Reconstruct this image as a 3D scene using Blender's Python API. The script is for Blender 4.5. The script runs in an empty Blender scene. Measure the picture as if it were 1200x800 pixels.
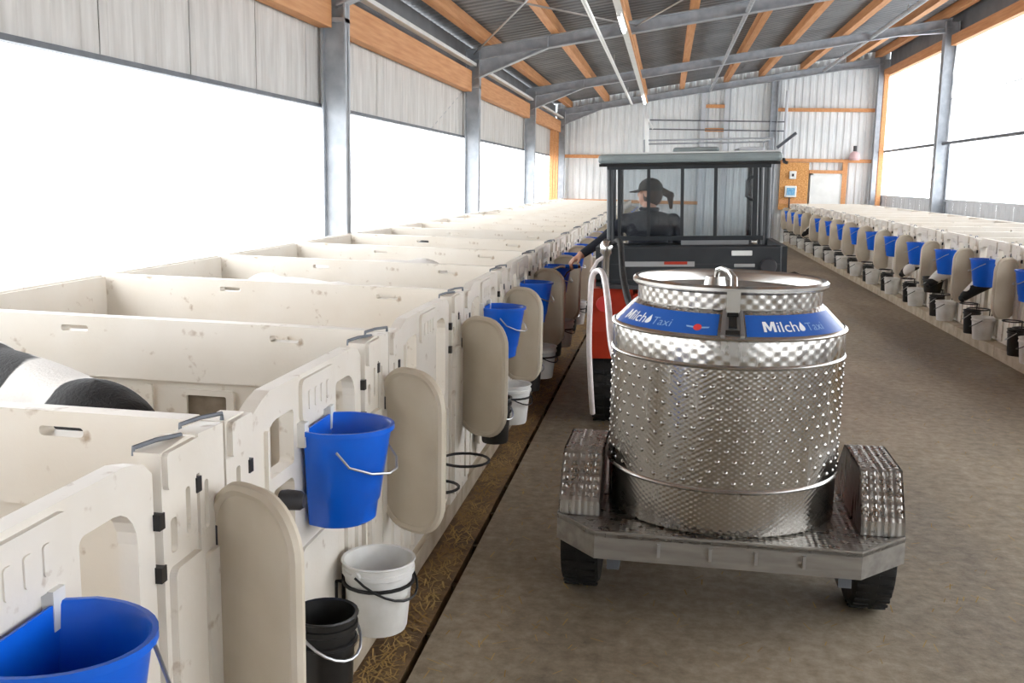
import bpy, bmesh, math, random
from mathutils import Vector, Matrix, noise
from mathutils.geometry import tessellate_polygon
random.seed(7)
PI = math.pi
R = math.radians
scn = bpy.context.scene
C = scn.collection

# ------------------------------------------------------------------ camera
CH = 1.8
F_PX = 1178.0
yaw, pitch, roll = R(8.5157), R(9.2167), R(1.0)
cd = bpy.data.cameras.new('camera'); cam = bpy.data.objects.new('camera', cd); C.objects.link(cam)
cd.sensor_width = 36.0; cd.lens = F_PX * 36.0 / 1200.0; cd.clip_end = 400
rt = Vector((math.cos(yaw), math.sin(yaw), 0))
up = Vector((-math.sin(yaw)*math.sin(pitch), math.cos(yaw)*math.sin(pitch), math.cos(pitch)))
fw = Vector((-math.sin(yaw)*math.cos(pitch), math.cos(yaw)*math.cos(pitch), -math.sin(pitch)))
r2 = rt*math.cos(roll) + up*math.sin(roll)
u2 = up*math.cos(roll) - rt*math.sin(roll)
cam.matrix_world = Matrix(((r2.x, u2.x, -fw.x, 0), (r2.y, u2.y, -fw.y, 0), (r2.z, u2.z, -fw.z, CH), (0, 0, 0, 1)))
scn.camera = cam

# ------------------------------------------------------------------ world (bright overcast sky) and exposure
w = bpy.data.worlds.new('overcast_sky'); scn.world = w; w.use_nodes = True
bgn = w.node_tree.nodes['Background']
bgn.inputs[0].default_value = (0.95, 0.975, 1.0, 1); bgn.inputs[1].default_value = 4.2
scn.view_settings.view_transform = 'Standard'; scn.view_settings.look = 'None'
scn.view_settings.gamma = 1.0; scn.view_settings.use_curve_mapping = False
scn.view_settings.exposure = 0.6
# high, veiled sun behind the overcast: weak and very soft
sl = bpy.data.lights.new('veiled_sun_offscreen', 'SUN'); sl.energy = 0.6; sl.angle = R(40); sl.color = (1, 0.97, 0.92)
so = bpy.data.objects.new('veiled_sun_offscreen', sl); C.objects.link(so); so.rotation_euler = (R(50), 0, R(-60)); so.location = (0, 0, 12)

# ------------------------------------------------------------------ mesh helpers
class MB:
    def __init__(s): s.v = []; s.f = []; s.mi = []; s.cur = 0
    def add(s, vs, fs):
        b = len(s.v); s.v += [tuple(p) for p in vs]
        for f in fs: s.f.append([b+i for i in f]); s.mi.append(s.cur)
        return s
    def box(s, x0, x1, y0, y1, z0, z1, M=None):
        vs = [Vector((x, y, z)) for x in (x0, x1) for y in (y0, y1) for z in (z0, z1)]
        if M is not None: vs = [M @ p for p in vs]
        return s.add(vs, [(0,1,3,2),(4,6,7,5),(0,4,5,1),(2,3,7,6),(0,2,6,4),(1,5,7,3)])
    def rbox(s, x0, x1, y0, y1, z0, z1, c=0.01, M=None):
        # bevelled box
        bm = bmesh.new(); bmesh.ops.create_cube(bm, size=1)
        for v in bm.verts:
            v.co = Vector(((x0+x1)/2 + v.co.x*(x1-x0), (y0+y1)/2 + v.co.y*(y1-y0), (z0+z1)/2 + v.co.z*(z1-z0)))
        bmesh.ops.bevel(bm, geom=list(bm.edges), offset=c, segments=2, affect='EDGES', profile=0.5)
        bm.verts.index_update()
        vs = [v.co.copy() for v in bm.verts]
        if M is not None: vs = [M @ p for p in vs]
        s.add(vs, [[v.index for v in f.verts] for f in bm.faces]); bm.free(); return s
    def tube(s, pts, r, n=8, caps=True, closed=False):
        pts = [Vector(p) for p in pts]; m = len(pts)
        rr = r if isinstance(r, (list, tuple)) else [r]*m
        ref = None; rings = []
        for i, p in enumerate(pts):
            if closed: d = pts[(i+1) % m] - pts[i-1]
            else: d = pts[min(i+1, m-1)] - pts[max(i-1, 0)]
            d.normalize()
            if ref is None: ref = Vector((0,0,1)) if abs(d.z) < 0.9 else Vector((1,0,0))
            a = ref - d*ref.dot(d)
            if a.length < 1e-5: a = d.orthogonal()
            a.normalize(); b = d.cross(a); ref = a
            rings.append([p + (a*math.cos(2*PI*k/n) + b*math.sin(2*PI*k/n))*rr[i] for k in range(n)])
        vs = [q for ring in rings for q in ring]; fs = []
        for i in range(m if closed else m-1):
            j = (i+1) % m
            for k in range(n): fs.append((i*n+k, i*n+(k+1) % n, j*n+(k+1) % n, j*n+k))
        if caps and not closed:
            fs.append(tuple(range(n))[::-1]); fs.append(tuple((m-1)*n+k for k in range(n)))
        return s.add(vs, fs)
    def bar(s, a, b, wd, ht, upv=(0,0,1)):
        a = Vector(a); b = Vector(b); d = (b-a).normalized(); u = Vector(upv); sd = d.cross(u).normalized(); u = sd.cross(d)
        vs = [p + sd*x*wd/2 + u*z*ht/2 for p in (a, b) for x in (-1, 1) for z in (-1, 1)]
        return s.add(vs, [(0,1,3,2),(4,6,7,5),(0,4,5,1),(2,3,7,6),(0,2,6,4),(1,5,7,3)])
    def lathe(s, prof, n=32, c=(0,0,0), axis='z', a0=0, a1=2*PI):
        full = abs(a1-a0) > 2*PI-1e-4; cnt = n if full else n+1; vs = []; fs = []
        for i in range(cnt):
            t = a0 + (a1-a0)*i/n
            for r, z in prof:
                x, y = r*math.cos(t), r*math.sin(t)
                p = (x, y, z) if axis == 'z' else ((z, x, y) if axis == 'x' else (x, z, y))
                vs.append((p[0]+c[0], p[1]+c[1], p[2]+c[2]))
        m = len(prof)
        for i in range(n):
            j = (i+1) % cnt
            for k in range(m-1): fs.append((i*m+k, j*m+k, j*m+k+1, i*m+k+1))
        return s.add(vs, fs)
    def plate(s, outer, holes, fr, t0, t1):
        # outer/holes: lists of (u,v); fr(u,v,t) -> point
        loops = [outer] + list(holes); flat = [p for l in loops for p in l]
        tris = tessellate_polygon([[Vector((u, v, 0)) for u, v in l] for l in loops])
        n = len(flat)
        vs = [fr(u, v, t0) for u, v in flat] + [fr(u, v, t1) for u, v in flat]
        fs = [tuple(t) for t in tris] + [tuple(i+n for i in reversed(t)) for t in tris]
        b = 0
        for l in loops:
            k = len(l)
            for i in range(k):
                j = (i+1) % k; fs.append((b+i, b+j, b+j+n, b+i+n))
            b += k
        return s.add(vs, fs)
    def build(s, name, mats, parent=None, smooth=False, M=None):
        me = bpy.data.meshes.new(name); me.from_pydata([tuple(p) for p in s.v], [], s.f)
        if not isinstance(mats, (list, tuple)): mats = [mats]
        for m in mats: me.materials.append(m)
        if len(mats) > 1: me.polygons.foreach_set('material_index', s.mi)
        bm = bmesh.new(); bm.from_mesh(me); bmesh.ops.recalc_face_normals(bm, faces=bm.faces); bm.to_mesh(me); bm.free()
        if smooth: smooth_mesh(me)
        o = bpy.data.objects.new(name, me); C.objects.link(o); o.parent = parent
        if M is not None: o.matrix_local = M
        return o

def smooth_mesh(me, ang=40):
    me.polygons.foreach_set('use_smooth', [True]*len(me.polygons))
    bm = bmesh.new(); bm.from_mesh(me)
    for e in bm.edges:
        if len(e.link_faces) == 2: e.smooth = e.calc_face_angle(0) < R(ang)
    bm.to_mesh(me); bm.free(); me.update()

def tag(o, label=None, cat=None, group=None, kind=None):
    if label: o['label'] = label
    if cat: o['category'] = cat
    if group: o['group'] = group
    if kind: o['kind'] = kind
    return o
def empty(name, loc=(0,0,0), rz=0, ry=0):
    o = bpy.data.objects.new(name, None); C.objects.link(o); o.location = loc; o.rotation_euler = (0, ry, rz)
    o.empty_display_size = 0.1; return o
def thing(name, label, cat, loc=(0,0,0), rz=0, group=None, ry=0):
    return tag(empty(name, loc, rz, ry), label, cat, group)
def copy_tree(o, parent=None):
    c = o.copy(); C.objects.link(c)
    c.parent = parent
    for ch in list(KIDS(o)): copy_tree(ch, c)
    return c
def KIDS(o): return [x for x in o.children]

def rrect(u0, u1, v0, v1, r, n=5):
    if not isinstance(r, (list, tuple)): r = [r]*4   # bl, br, tr, tl
    pts = []
    for (cx, cy, a, q) in ((u0+r[0], v0+r[0], PI, r[0]), (u1-r[1], v0+r[1], 1.5*PI, r[1]), (u1-r[2], v1-r[2], 0, r[2]), (u0+r[3], v1-r[3], .5*PI, r[3])):
        if q < 1e-6: pts.append((cx, cy)); continue
        for i in range(n+1): t = a + .5*PI*i/n; pts.append((cx+q*math.cos(t), cy+q*math.sin(t)))
    return pts

# ------------------------------------------------------------------ materials
def lin(c): return tuple(((x/255)/12.92 if x/255 <= .04045 else ((x/255+.055)/1.055)**2.4) for x in c) + (1,)
def mat(name, c1, c2=None, rough=.5, metal=0, scale=6, detail=5, bump=0, bscale=None, stretch=(1,1,1), lo=.35, hi=.65, rough2=None, spec=None, coords='Object'):
    m = bpy.data.materials.new(name); m.use_nodes = True; nt = m.node_tree; b = nt.nodes['Principled BSDF']
    b.inputs['Base Color'].default_value = lin(c1); b.inputs['Roughness'].default_value = rough; b.inputs['Metallic'].default_value = metal
    if spec is not None: b.inputs['Specular IOR Level'].default_value = spec
    if c2 or bump or rough2 is not None:
        tc = nt.nodes.new('ShaderNodeTexCoord'); mp = nt.nodes.new('ShaderNodeMapping'); mp.inputs['Scale'].default_value = stretch
        nt.links.new(tc.outputs[coords], mp.inputs[0])
        nz = nt.nodes.new('ShaderNodeTexNoise'); nz.inputs['Scale'].default_value = scale; nz.inputs['Detail'].default_value = detail
        nt.links.new(mp.outputs[0], nz.inputs['Vector'])
        cr = nt.nodes.new('ShaderNodeValToRGB'); cr.color_ramp.elements[0].position = lo; cr.color_ramp.elements[1].position = hi
        cr.color_ramp.elements[0].color = lin(c1); cr.color_ramp.elements[1].color = lin(c2 or c1)
        nt.links.new(nz.outputs['Fac'], cr.inputs[0]); nt.links.new(cr.outputs[0], b.inputs['Base Color'])
        if rough2 is not None:
            mr = nt.nodes.new('ShaderNodeMapRange'); mr.inputs[1].default_value = .3; mr.inputs[2].default_value = .7
            mr.inputs[3].default_value = rough; mr.inputs[4].default_value = rough2
            nt.links.new(nz.outputs['Fac'], mr.inputs[0]); nt.links.new(mr.outputs[0], b.inputs['Roughness'])
        if bump:
            n2 = nt.nodes.new('ShaderNodeTexNoise'); n2.inputs['Scale'].default_value = bscale or scale*4; n2.inputs['Detail'].default_value = 6
            nt.links.new(mp.outputs[0], n2.inputs['Vector'])
            bp = nt.nodes.new('ShaderNodeBump'); bp.inputs['Strength'].default_value = bump; bp.inputs['Distance'].default_value = .02
            nt.links.new(n2.outputs['Fac'], bp.inputs['Height']); nt.links.new(bp.outputs[0], b.inputs['Normal'])
    return m
def N(m): return m.node_tree.nodes, m.node_tree.links

M = {}
M['cream'] = mat('cream_plastic', (232,226,216), (226,218,205), rough=.45, scale=3.5, lo=.4, hi=.75, bump=.04, bscale=60)
# dirt freckles on the cream plastic
nn, ll = N(M['cream']); bs = nn['Principled BSDF']; cr0 = bs.inputs['Base Color'].links[0].from_socket
tcn = nn.new('ShaderNodeTexCoord'); nz = nn.new('ShaderNodeTexNoise'); nz.inputs['Scale'].default_value = 17; nz.inputs['Detail'].default_value = 8
ll.new(tcn.outputs['Object'], nz.inputs['Vector'])
rp = nn.new('ShaderNodeValToRGB'); rp.color_ramp.elements[0].position = .64; rp.color_ramp.elements[1].position = .78
rp.color_ramp.elements[0].color = (0,0,0,1); rp.color_ramp.elements[1].color = (.7,.7,.7,1)
mx = nn.new('ShaderNodeMixRGB'); mx.inputs[2].default_value = lin((150,120,84))
ll.new(nz.outputs['Fac'], rp.inputs[0]); ll.new(rp.outputs[0], mx.inputs[0]); ll.new(cr0, mx.inputs[1]); ll.new(mx.outputs[0], bs.inputs['Base Color'])
M['shield'] = mat('beige_plastic', (214,204,186), (205,193,172), rough=.5, scale=4, bump=.04, bscale=70)
M['vent'] = mat('grey_vent', (150,138,122), (120,108,92), rough=.6, scale=14)
M['blue'] = mat('blue_plastic', (14,104,226), (10,94,214), rough=.28, scale=5)
M['white_pl'] = mat('white_plastic', (232,232,230), (214,212,206), rough=.35, scale=8)
M['black_pl'] = mat('black_plastic', (22,22,23), (34,33,32), rough=.4, scale=9)
M['rubber'] = mat('dark_rubber', (20,20,21), (32,31,30), rough=.75, scale=12, bump=.2, bscale=40)
M['dgrey'] = mat('dark_grey_plastic', (62,62,66), (50,50,54), rough=.5, scale=10)
M['wire'] = mat('galvanised_wire', (190,192,194), rough=.35, metal=.9)
M['bwire'] = mat('black_wire', (26,26,28), rough=.5)
M['milk'] = mat('milk', (226,228,222), rough=.15)
M['steel'] = mat('galvanised_steel', (180,185,191), (160,166,174), rough=.45, metal=.15, scale=7, detail=8)
M['dsteel'] = mat('dull_steel', (110,115,122), (94,99,106), rough=.5, metal=.2, scale=7)
M['timber'] = mat('orange_timber', (224,166,114), (204,140,88), rough=.6, scale=3, stretch=(9,.5,9), lo=.3, hi=.7, bump=.05)
M['osb'] = mat('strand_board', (226,172,108), (196,134,72), rough=.7, scale=22, stretch=(1,1,2.2), detail=2, lo=.42, hi=.58)
M['sheet'] = mat('pale_cladding', (238,241,242), (226,230,232), rough=.45, scale=1.6)
M['lsheet'] = mat('weathered_cladding', (220,219,216), (196,194,190), rough=.55, scale=3, stretch=(1,5,.5), lo=.35, hi=.7)
M['roof'] = mat('grey_roof_sheet', (128,130,133), (112,114,118), rough=.6, scale=2)
M['gpanel'] = mat('grey_panel', (214,218,224), (202,206,212), rough=.55, scale=3)
M['whitep'] = mat('white_paint', (238,240,238), (228,230,228), rough=.4, scale=4)
M['concrete'] = mat('kerb_concrete', (198,186,166), (172,157,134), rough=.8, scale=6, bump=.15)
M['snow'] = mat('pale_ground', (225,227,228), (212,214,214), rough=.9, scale=.4)
M['grate'] = mat('drain_dirt', (92,74,54), (70,56,42), rough=.9)
M['bed'] = mat('straw_bedding', (190,160,100), (140,108,60), rough=.9, scale=18, bump=.5)
M['chrome'] = mat('bright_steel', (204,203,199), rough=.24, metal=1, scale=5)
M['red'] = mat('red_orange_paint', (196,62,34), (176,50,28), rough=.35, scale=6)
M['cab'] = mat('charcoal_paint', (44,48,52), (36,40,44), rough=.4, scale=8)
M['cabroof'] = mat('grey_cab_roof', (150,160,160), (138,148,150), rough=.4, scale=5)
M['navy'] = mat('dark_work_jacket', (40,44,54), (30,33,42), rough=.85, scale=14, bump=.2, bscale=30)
M['trouser'] = mat('dark_trousers', (42,48,62), (34,38,50), rough=.9, scale=14)
M['skin'] = mat('skin', (206,158,134), (196,144,120), rough=.55, scale=12)
M['hair'] = mat('brown_hair', (74,54,42), (54,38,30), rough=.6, scale=30, stretch=(4,4,.6))
M['cap'] = mat('dark_cap', (58,54,52), (48,44,42), rough=.85, scale=20)
M['sticker'] = mat('blue_sticker', (36,92,176), rough=.3)
M['ink'] = mat('white_print', (240,243,246), rough=.4)
M['ink2'] = mat('pale_blue_print', (150,186,224), rough=.4)
M['redink'] = mat('red_print', (214,62,60), rough=.4)
M['pink'] = mat('pink_plastic', (218,186,188), rough=.4)
M['cyan'] = mat('pale_blue_screen', (140,196,226), (90,160,210), rough=.3, scale=20)
M['feed'] = mat('green_yellow_feed', (168,166,70), (120,124,40), rough=.9, scale=60)
M['hosew'] = mat('white_hose', (232,224,222), (214,204,202), rough=.35, scale=10)
M['straw'] = mat('straw', (196,166,108), (150,118,66), rough=.8, scale=3)
def emis(name, c, s):
    m = bpy.data.materials.new(name); m.use_nodes = True; b = m.node_tree.nodes['Principled BSDF']
    b.inputs['Emission Color'].default_value = (*c, 1); b.inputs['Emission Strength'].default_value = s; return m
M['tube'] = emis('lit_tube', (1, .98, .94), 9)
# curtain: translucent white fabric
m = bpy.data.materials.new('white_curtain'); m.use_nodes = True; nn, ll = N(m)
for x in list(nn): nn.remove(x)
o_ = nn.new('ShaderNodeOutputMaterial'); mxs = nn.new('ShaderNodeMixShader'); df = nn.new('ShaderNodeBsdfDiffuse'); tr = nn.new('ShaderNodeBsdfTranslucent')
df.inputs[0].default_value = (.85,.86,.87,1); tr.inputs[0].default_value = (.9,.91,.92,1); mxs.inputs[0].default_value = .7
ll.new(df.outputs[0], mxs.inputs[1]); ll.new(tr.outputs[0], mxs.inputs[2]); ll.new(mxs.outputs[0], o_.inputs[0]); M['curtain'] = m
# cab glass: mostly clear, a little dusty
m = bpy.data.materials.new('dusty_glass'); m.use_nodes = True; nn, ll = N(m)
for x in list(nn): nn.remove(x)
o_ = nn.new('ShaderNodeOutputMaterial'); a_ = nn.new('ShaderNodeMixShader'); b_ = nn.new('ShaderNodeMixShader')
t_ = nn.new('ShaderNodeBsdfTransparent'); t_.inputs[0].default_value = (.86,.88,.89,1); d_ = nn.new('ShaderNodeBsdfDiffuse'); d_.inputs[0].default_value = (.75,.78,.8,1)
g_ = nn.new('ShaderNodeBsdfGlossy'); g_.inputs['Roughness'].default_value = .05; fr = nn.new('ShaderNodeFresnel'); fr.inputs[0].default_value = 1.45
a_.inputs[0].default_value = .012
ll.new(t_.outputs[0], a_.inputs[1]); ll.new(d_.outputs[0], a_.inputs[2]); ll.new(fr.outputs[0], b_.inputs[0]); ll.new(a_.outputs[0], b_.inputs[1]); ll.new(g_.outputs[0], b_.inputs[2]); ll.new(b_.outputs[0], o_.inputs[0])
M['glass'] = m
# polished stainless: fine streaks, optionally a regular scale pattern (around the tank, or across flat plate)
def stainless(name, mode=None, base=(178,175,170), r0=.14, r1=.3, bump=.0, nu=60, nv=220):
    m = bpy.data.materials.new(name); m.use_nodes = True; nn, ll = N(m); b = nn['Principled BSDF']
    b.inputs['Metallic'].default_value = 1; b.inputs['Base Color'].default_value = lin(base)
    def mth(op, a, c=None):
        q = nn.new('ShaderNodeMath'); q.operation = op
        for i, x in enumerate((a, c)):
            if x is None: continue
            if isinstance(x, (int, float)): q.inputs[i].default_value = x
            else: ll.new(x, q.inputs[i])
        return q.outputs[0]
    tc = nn.new('ShaderNodeTexCoord'); mp = nn.new('ShaderNodeMapping'); mp.inputs['Scale'].default_value = (14, 14, 2.5); mp.inputs['Rotation'].default_value = (R(20), R(25), 0)
    ll.new(tc.outputs['Object'], mp.inputs[0]); nz = nn.new('ShaderNodeTexNoise'); nz.inputs['Scale'].default_value = 1.4; nz.inputs['Detail'].default_value = 5
    ll.new(mp.outputs[0], nz.inputs['Vector'])
    mr = nn.new('ShaderNodeMapRange'); mr.inputs[1].default_value = .3; mr.inputs[2].default_value = .7; mr.inputs[3].default_value = r0; mr.inputs[4].default_value = r1
    ll.new(nz.outputs['Fac'], mr.inputs[0]); ll.new(mr.outputs[0], b.inputs['Roughness'])
    if mode:
        sx = nn.new('ShaderNodeSeparateXYZ'); ll.new(tc.outputs['Object'], sx.inputs[0])
        if mode == 'round': u = mth('MULTIPLY', mth('ARCTAN2', sx.outputs[1], sx.outputs[0]), nu); v = mth('MULTIPLY', sx.outputs[2], nv)
        else: u = mth('MULTIPLY', mth('ADD', sx.outputs[0], sx.outputs[1]), nu); v = mth('MULTIPLY', mth('SUBTRACT', sx.outputs[0], sx.outputs[1]), nu)
        h = mth('MULTIPLY', mth('SINE', u), mth('SINE', v))
        bp = nn.new('ShaderNodeBump'); bp.inputs['Strength'].default_value = bump; bp.inputs['Distance'].default_value = .004
        ll.new(h, bp.inputs['Height']); ll.new(bp.outputs[0], b.inputs['Normal'])
    return m
M['tank'] = stainless('stainless_tank', 'round', bump=.12, nu=90, nv=300)
M['tank2'] = stainless('stainless_swirl', 'round', r0=.18, r1=.34, bump=.16, nu=48, nv=150)
M['lid'] = stainless('dull_lid', 'flat', r0=.38, r1=.55, bump=.2, nu=90)
M['bedplate'] = stainless('patterned_plate', 'flat', r0=.2, r1=.4, bump=.5, nu=120)
M['apron'] = mat('brushed_apron', (176,174,170), (156,153,148), rough=.38, metal=.85, scale=4, stretch=(1,6,6), rough2=.55)
# floor: worn, stained concrete
def floor_mat(name, cols, big=.55, bump=.35):
    m = bpy.data.materials.new(name); m.use_nodes = True; nn, ll = N(m); b = nn['Principled BSDF']
    tc = nn.new('ShaderNodeTexCoord'); mp = nn.new('ShaderNodeMapping'); mp.inputs['Scale'].default_value = (1.5, .55, 1)
    ll.new(tc.outputs['Object'], mp.inputs[0])
    n1 = nn.new('ShaderNodeTexNoise'); n1.inputs['Scale'].default_value = big; n1.inputs['Detail'].default_value = 8; n1.inputs['Roughness'].default_value = .62
    ll.new(mp.outputs[0], n1.inputs['Vector'])
    n2 = nn.new('ShaderNodeTexNoise'); n2.inputs['Scale'].default_value = 14; n2.inputs['Detail'].default_value = 9; n2.inputs['Roughness'].default_value = .7
    ll.new(tc.outputs['Object'], n2.inputs['Vector'])
    ad = nn.new('ShaderNodeMath'); ad.operation = 'MULTIPLY_ADD'; ad.inputs[1].default_value = .45; ll.new(n2.outputs['Fac'], ad.inputs[0])
    ml = nn.new('ShaderNodeMath'); ml.operation = 'MULTIPLY'; ml.inputs[1].default_value = .62; ll.new(n1.outputs['Fac'], ml.inputs[0]); ll.new(ml.outputs[0], ad.inputs[2])
    cr = nn.new('ShaderNodeValToRGB'); cr.color_ramp.elements[0].position = .4; cr.color_ramp.elements[0].color = lin(cols[0])
    cr.color_ramp.elements[1].position = .68; cr.color_ramp.elements[1].color = lin(cols[2])
    e = cr.color_ramp.elements.new(.53); e.color = lin(cols[1])
    ll.new(ad.outputs[0], cr.inputs[0]); ll.new(cr.outputs[0], b.inputs['Base Color'])
    mr = nn.new('ShaderNodeMapRange'); mr.inputs[1].default_value = .35; mr.inputs[2].default_value = .65; mr.inputs[3].default_value = .5; mr.inputs[4].default_value = .85
    ll.new(n1.outputs['Fac'], mr.inputs[0]); ll.new(mr.outputs[0], b.inputs['Roughness'])
    bp = nn.new('ShaderNodeBump'); bp.inputs['Strength'].default_value = bump; bp.inputs['Distance'].default_value = .015
    ll.new(n2.outputs['Fac'], bp.inputs['Height']); ll.new(bp.outputs[0], b.inputs['Normal'])
    return m
M['floor'] = floor_mat('worn_concrete', ((112,100,84), (150,137,117), (184,171,152)))
M['dirt'] = floor_mat('dirty_gutter', ((78,57,38), (120,94,64), (164,138,102)), big=2.2, bump=.8)
# calf coat: black below 1, white above, from the painted patch field of each calf
def coat_mat():
    m = bpy.data.materials.new('calf_coat'); m.use_nodes = True; nn, ll = N(m); b = nn['Principled BSDF']; b.inputs['Roughness'].default_value = .75
    at = nn.new('ShaderNodeAttribute'); at.attribute_name = 'patch'
    cr = nn.new('ShaderNodeValToRGB'); cr.color_ramp.elements[0].position = .49; cr.color_ramp.elements[1].position = .51
    cr.color_ramp.elements[0].color = lin((22,20,20)); cr.color_ramp.elements[1].color = lin((236,233,228))
    ll.new(at.outputs['Fac'], cr.inputs[0]); ll.new(cr.outputs[0], b.inputs['Base Color'])
    tc = nn.new('ShaderNodeTexCoord'); n3 = nn.new('ShaderNodeTexNoise'); n3.inputs['Scale'].default_value = 90; ll.new(tc.outputs['Object'], n3.inputs['Vector'])
    bp = nn.new('ShaderNodeBump'); bp.inputs['Strength'].default_value = .4; bp.inputs['Distance'].default_value = .01; ll.new(n3.outputs['Fac'], bp.inputs['Height']); ll.new(bp.outputs[0], b.inputs['Normal'])
    return m
M['coat'] = coat_mat()

# ------------------------------------------------------------------ key dimensions
XL, XR = -3.42, 6.12           # side wall planes
YB, YE = -7.3, 31.7            # back end (open gateway) and end wall
PXL = -3.3
POSTS = [-4.6, 2.65, 9.9, 17.1, 24.4, 31.5]
FX = -1.07                     # front plane of the pens left of the aisle
RXF = 3.66                     # front plane of the pens across the aisle
PL, PR = 1.505, 1.53
def zb(x): return 4.27 + .165*x      # underside of the rafters
RD, PD = .2, .2                # rafter depth, purlin depth
sl_a = math.atan(.165)

# ------------------------------------------------------------------ ground and floor
g = MB().box(-60, 60, -60, 90, -.4, -.25).build('trim_1', M['snow']); tag(g, kind='structure')
fl = empty('floor'); tag(fl, kind='structure')
DX0, DX1 = -.885, -.857
MB().box(DX1, XR+.2, YB, YE, -.2, 0).build('concrete_slab', M['floor'], fl)
MB().box(FX+.0, DX0, YB, YE, -.2, -.004).build('gutter_strip', M['dirt'], fl)
MB().box(XL-.2, FX, YB, YE, -.2, .0).build('pen_floor', M['floor'], fl)
MB().box(-3.12, FX-.11, YB, 31, -.1, .15).build('straw_bed', M['bed'], fl)
MB().box(RXF+.11, RXF+2.05, 7, 31.1, -.1, .15).build('straw_bed', M['bed'], fl)
dc = MB().box(DX0, DX1, YB, YE, -.2, -.16)
y = YB
while y < YE:
    dc.box(DX0, DX1, y, y+.03, -.16, -.012); y += .5
dc.build('drain_channel', M['grate'], fl)
# loose straw and chaff
st = MB()
for i in range(5200):
    if i < 3600: x = random.uniform(FX+.03, DX0-.01) if random.random() < .85 else random.gauss(-.6, .25); yy = 2.5 + 20*random.random()**1.8
    else: x = random.uniform(-.8, 3.3); yy = 2.6 + 16*random.random()**1.5
    if DX0-.02 < x < DX1+.02: continue
    a = random.uniform(0, PI); L = random.uniform(.008, .035); wd = random.uniform(.0012, .0028)
    d = Vector((math.cos(a)*L, math.sin(a)*L, random.uniform(0, .006))); s_ = Vector((-math.sin(a)*wd, math.cos(a)*wd, 0)); c = Vector((x, yy, .002))
    st.add([c-d-s_, c-d+s_, c+d+s_+Vector((0,0,.003)), c+d-s_+Vector((0,0,.003))], [(0,1,2,3)])
tag(st.build('loose_straw', M['straw']), 'scattered loose straw lying in the brown gutter and on the aisle floor', 'straw', kind='stuff')

# ------------------------------------------------------------------ side walls
wl = empty('wall_left'); tag(wl, kind='structure')
MB().box(XL-.14, XL+.0, YB, YE, 0, 1.0).build('low_wall', M['concrete'], wl)
def ibeam_post(x, y, z0, z1, wd=.26, dp=.3):
    mb = MB(); mb.box(x-dp/2, x-dp/2+.02, y-wd/2, y+wd/2, z0, z1).box(x+dp/2-.02, x+dp/2, y-wd/2, y+wd/2, z0, z1).box(x-dp/2, x+dp/2, y-.012, y+.012, z0, z1)
    mb.box(x-dp/2-.03, x+dp/2+.03, y-wd/2-.03, y+wd/2+.03, z0, z0+.03); return mb
for y in POSTS:
    p = ibeam_post(PXL, y, 0, zb(PXL)+.12, .15, .25).build('post', M['steel'], wl)
    MB().box(PXL-.125, PXL+.125, y-.08, y+.08, 3.28, 3.32).build('stiffener_plate', M['steel'], p)
def corr(mb, length, h, period=.2, depth=.04, fr=None, ph=0):
    # trapezoid corrugation along s, height h, fr(s,t,d)
    s = 0; pts = []
    while s < length-1e-6:
        for ds, d in ((0,0), (.3,0), (.42,1), (.88,1)):
            q = s+ds*period
            if q <= length: pts.append((q, d*depth))
        s += period
    pts.append((length, 0)); vs = []; fs = []
    for q, d in pts: vs += [fr(q, 0, d), fr(q, h(q) if callable(h) else h, d)]
    for i in range(len(pts)-1): fs.append((2*i, 2*i+2, 2*i+3, 2*i+1))
    mb.add(vs, fs)
y = YB
while y < YE-.3:
    L = min(1.2, YE-y)
    mb = MB(); corr(mb, L-.012, .8, .3, .012, lambda s, t, d, y=y: (XL-.04-d, y+s, 2.5+t)); mb.box(XL-.08, XL-.055, y, y+L-.012, 2.5, 3.3)
    mb.build('cladding_sheet', M['lsheet'], wl); y += L
MB().box(XL-.09, XL-.02, YB, YE, 2.465, 2.5).build('bottom_rail', M['dsteel'], wl)
for i in range(len(POSTS)-1):
    a, b = POSTS[i]+.1, POSTS[i+1]-.1
    MB().rbox(XL-.02, XL+.12, a, b, 3.22, 3.56, .006).build('eave_beam', M['timber'], wl)
    MB().box(XL+.1, XL+.2, a, b, 3.63, 3.68).build('gutter_rail', M['whitep'], wl)
MB().box(XL-.12, XL-.09, YB, YE, 3.3, 4.05).build('eave_closure', M['roof'], wl)
MB().box(XL-.12, XL+.02, YB, YE, 3.56, 3.6).build('eave_soffit', M['roof'], wl)
MB().tube([(XL-.05, 9.95, 1.0), (XL-.05, 17.0, 3.2)], .005, 6).build('brace_rod', M['steel'], wl)
MB().tube([(XL-.08, 17.0, 1.0), (XL-.08, 9.95, 3.2)], .005, 6).build('brace_rod', M['steel'], wl)
for y in (29.4, 30.1, 30.8): MB().box(XL+.02, XL+.12, y, y+.12, 1.0, 3.2).build('timber_stud', M['timber'], wl)

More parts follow.
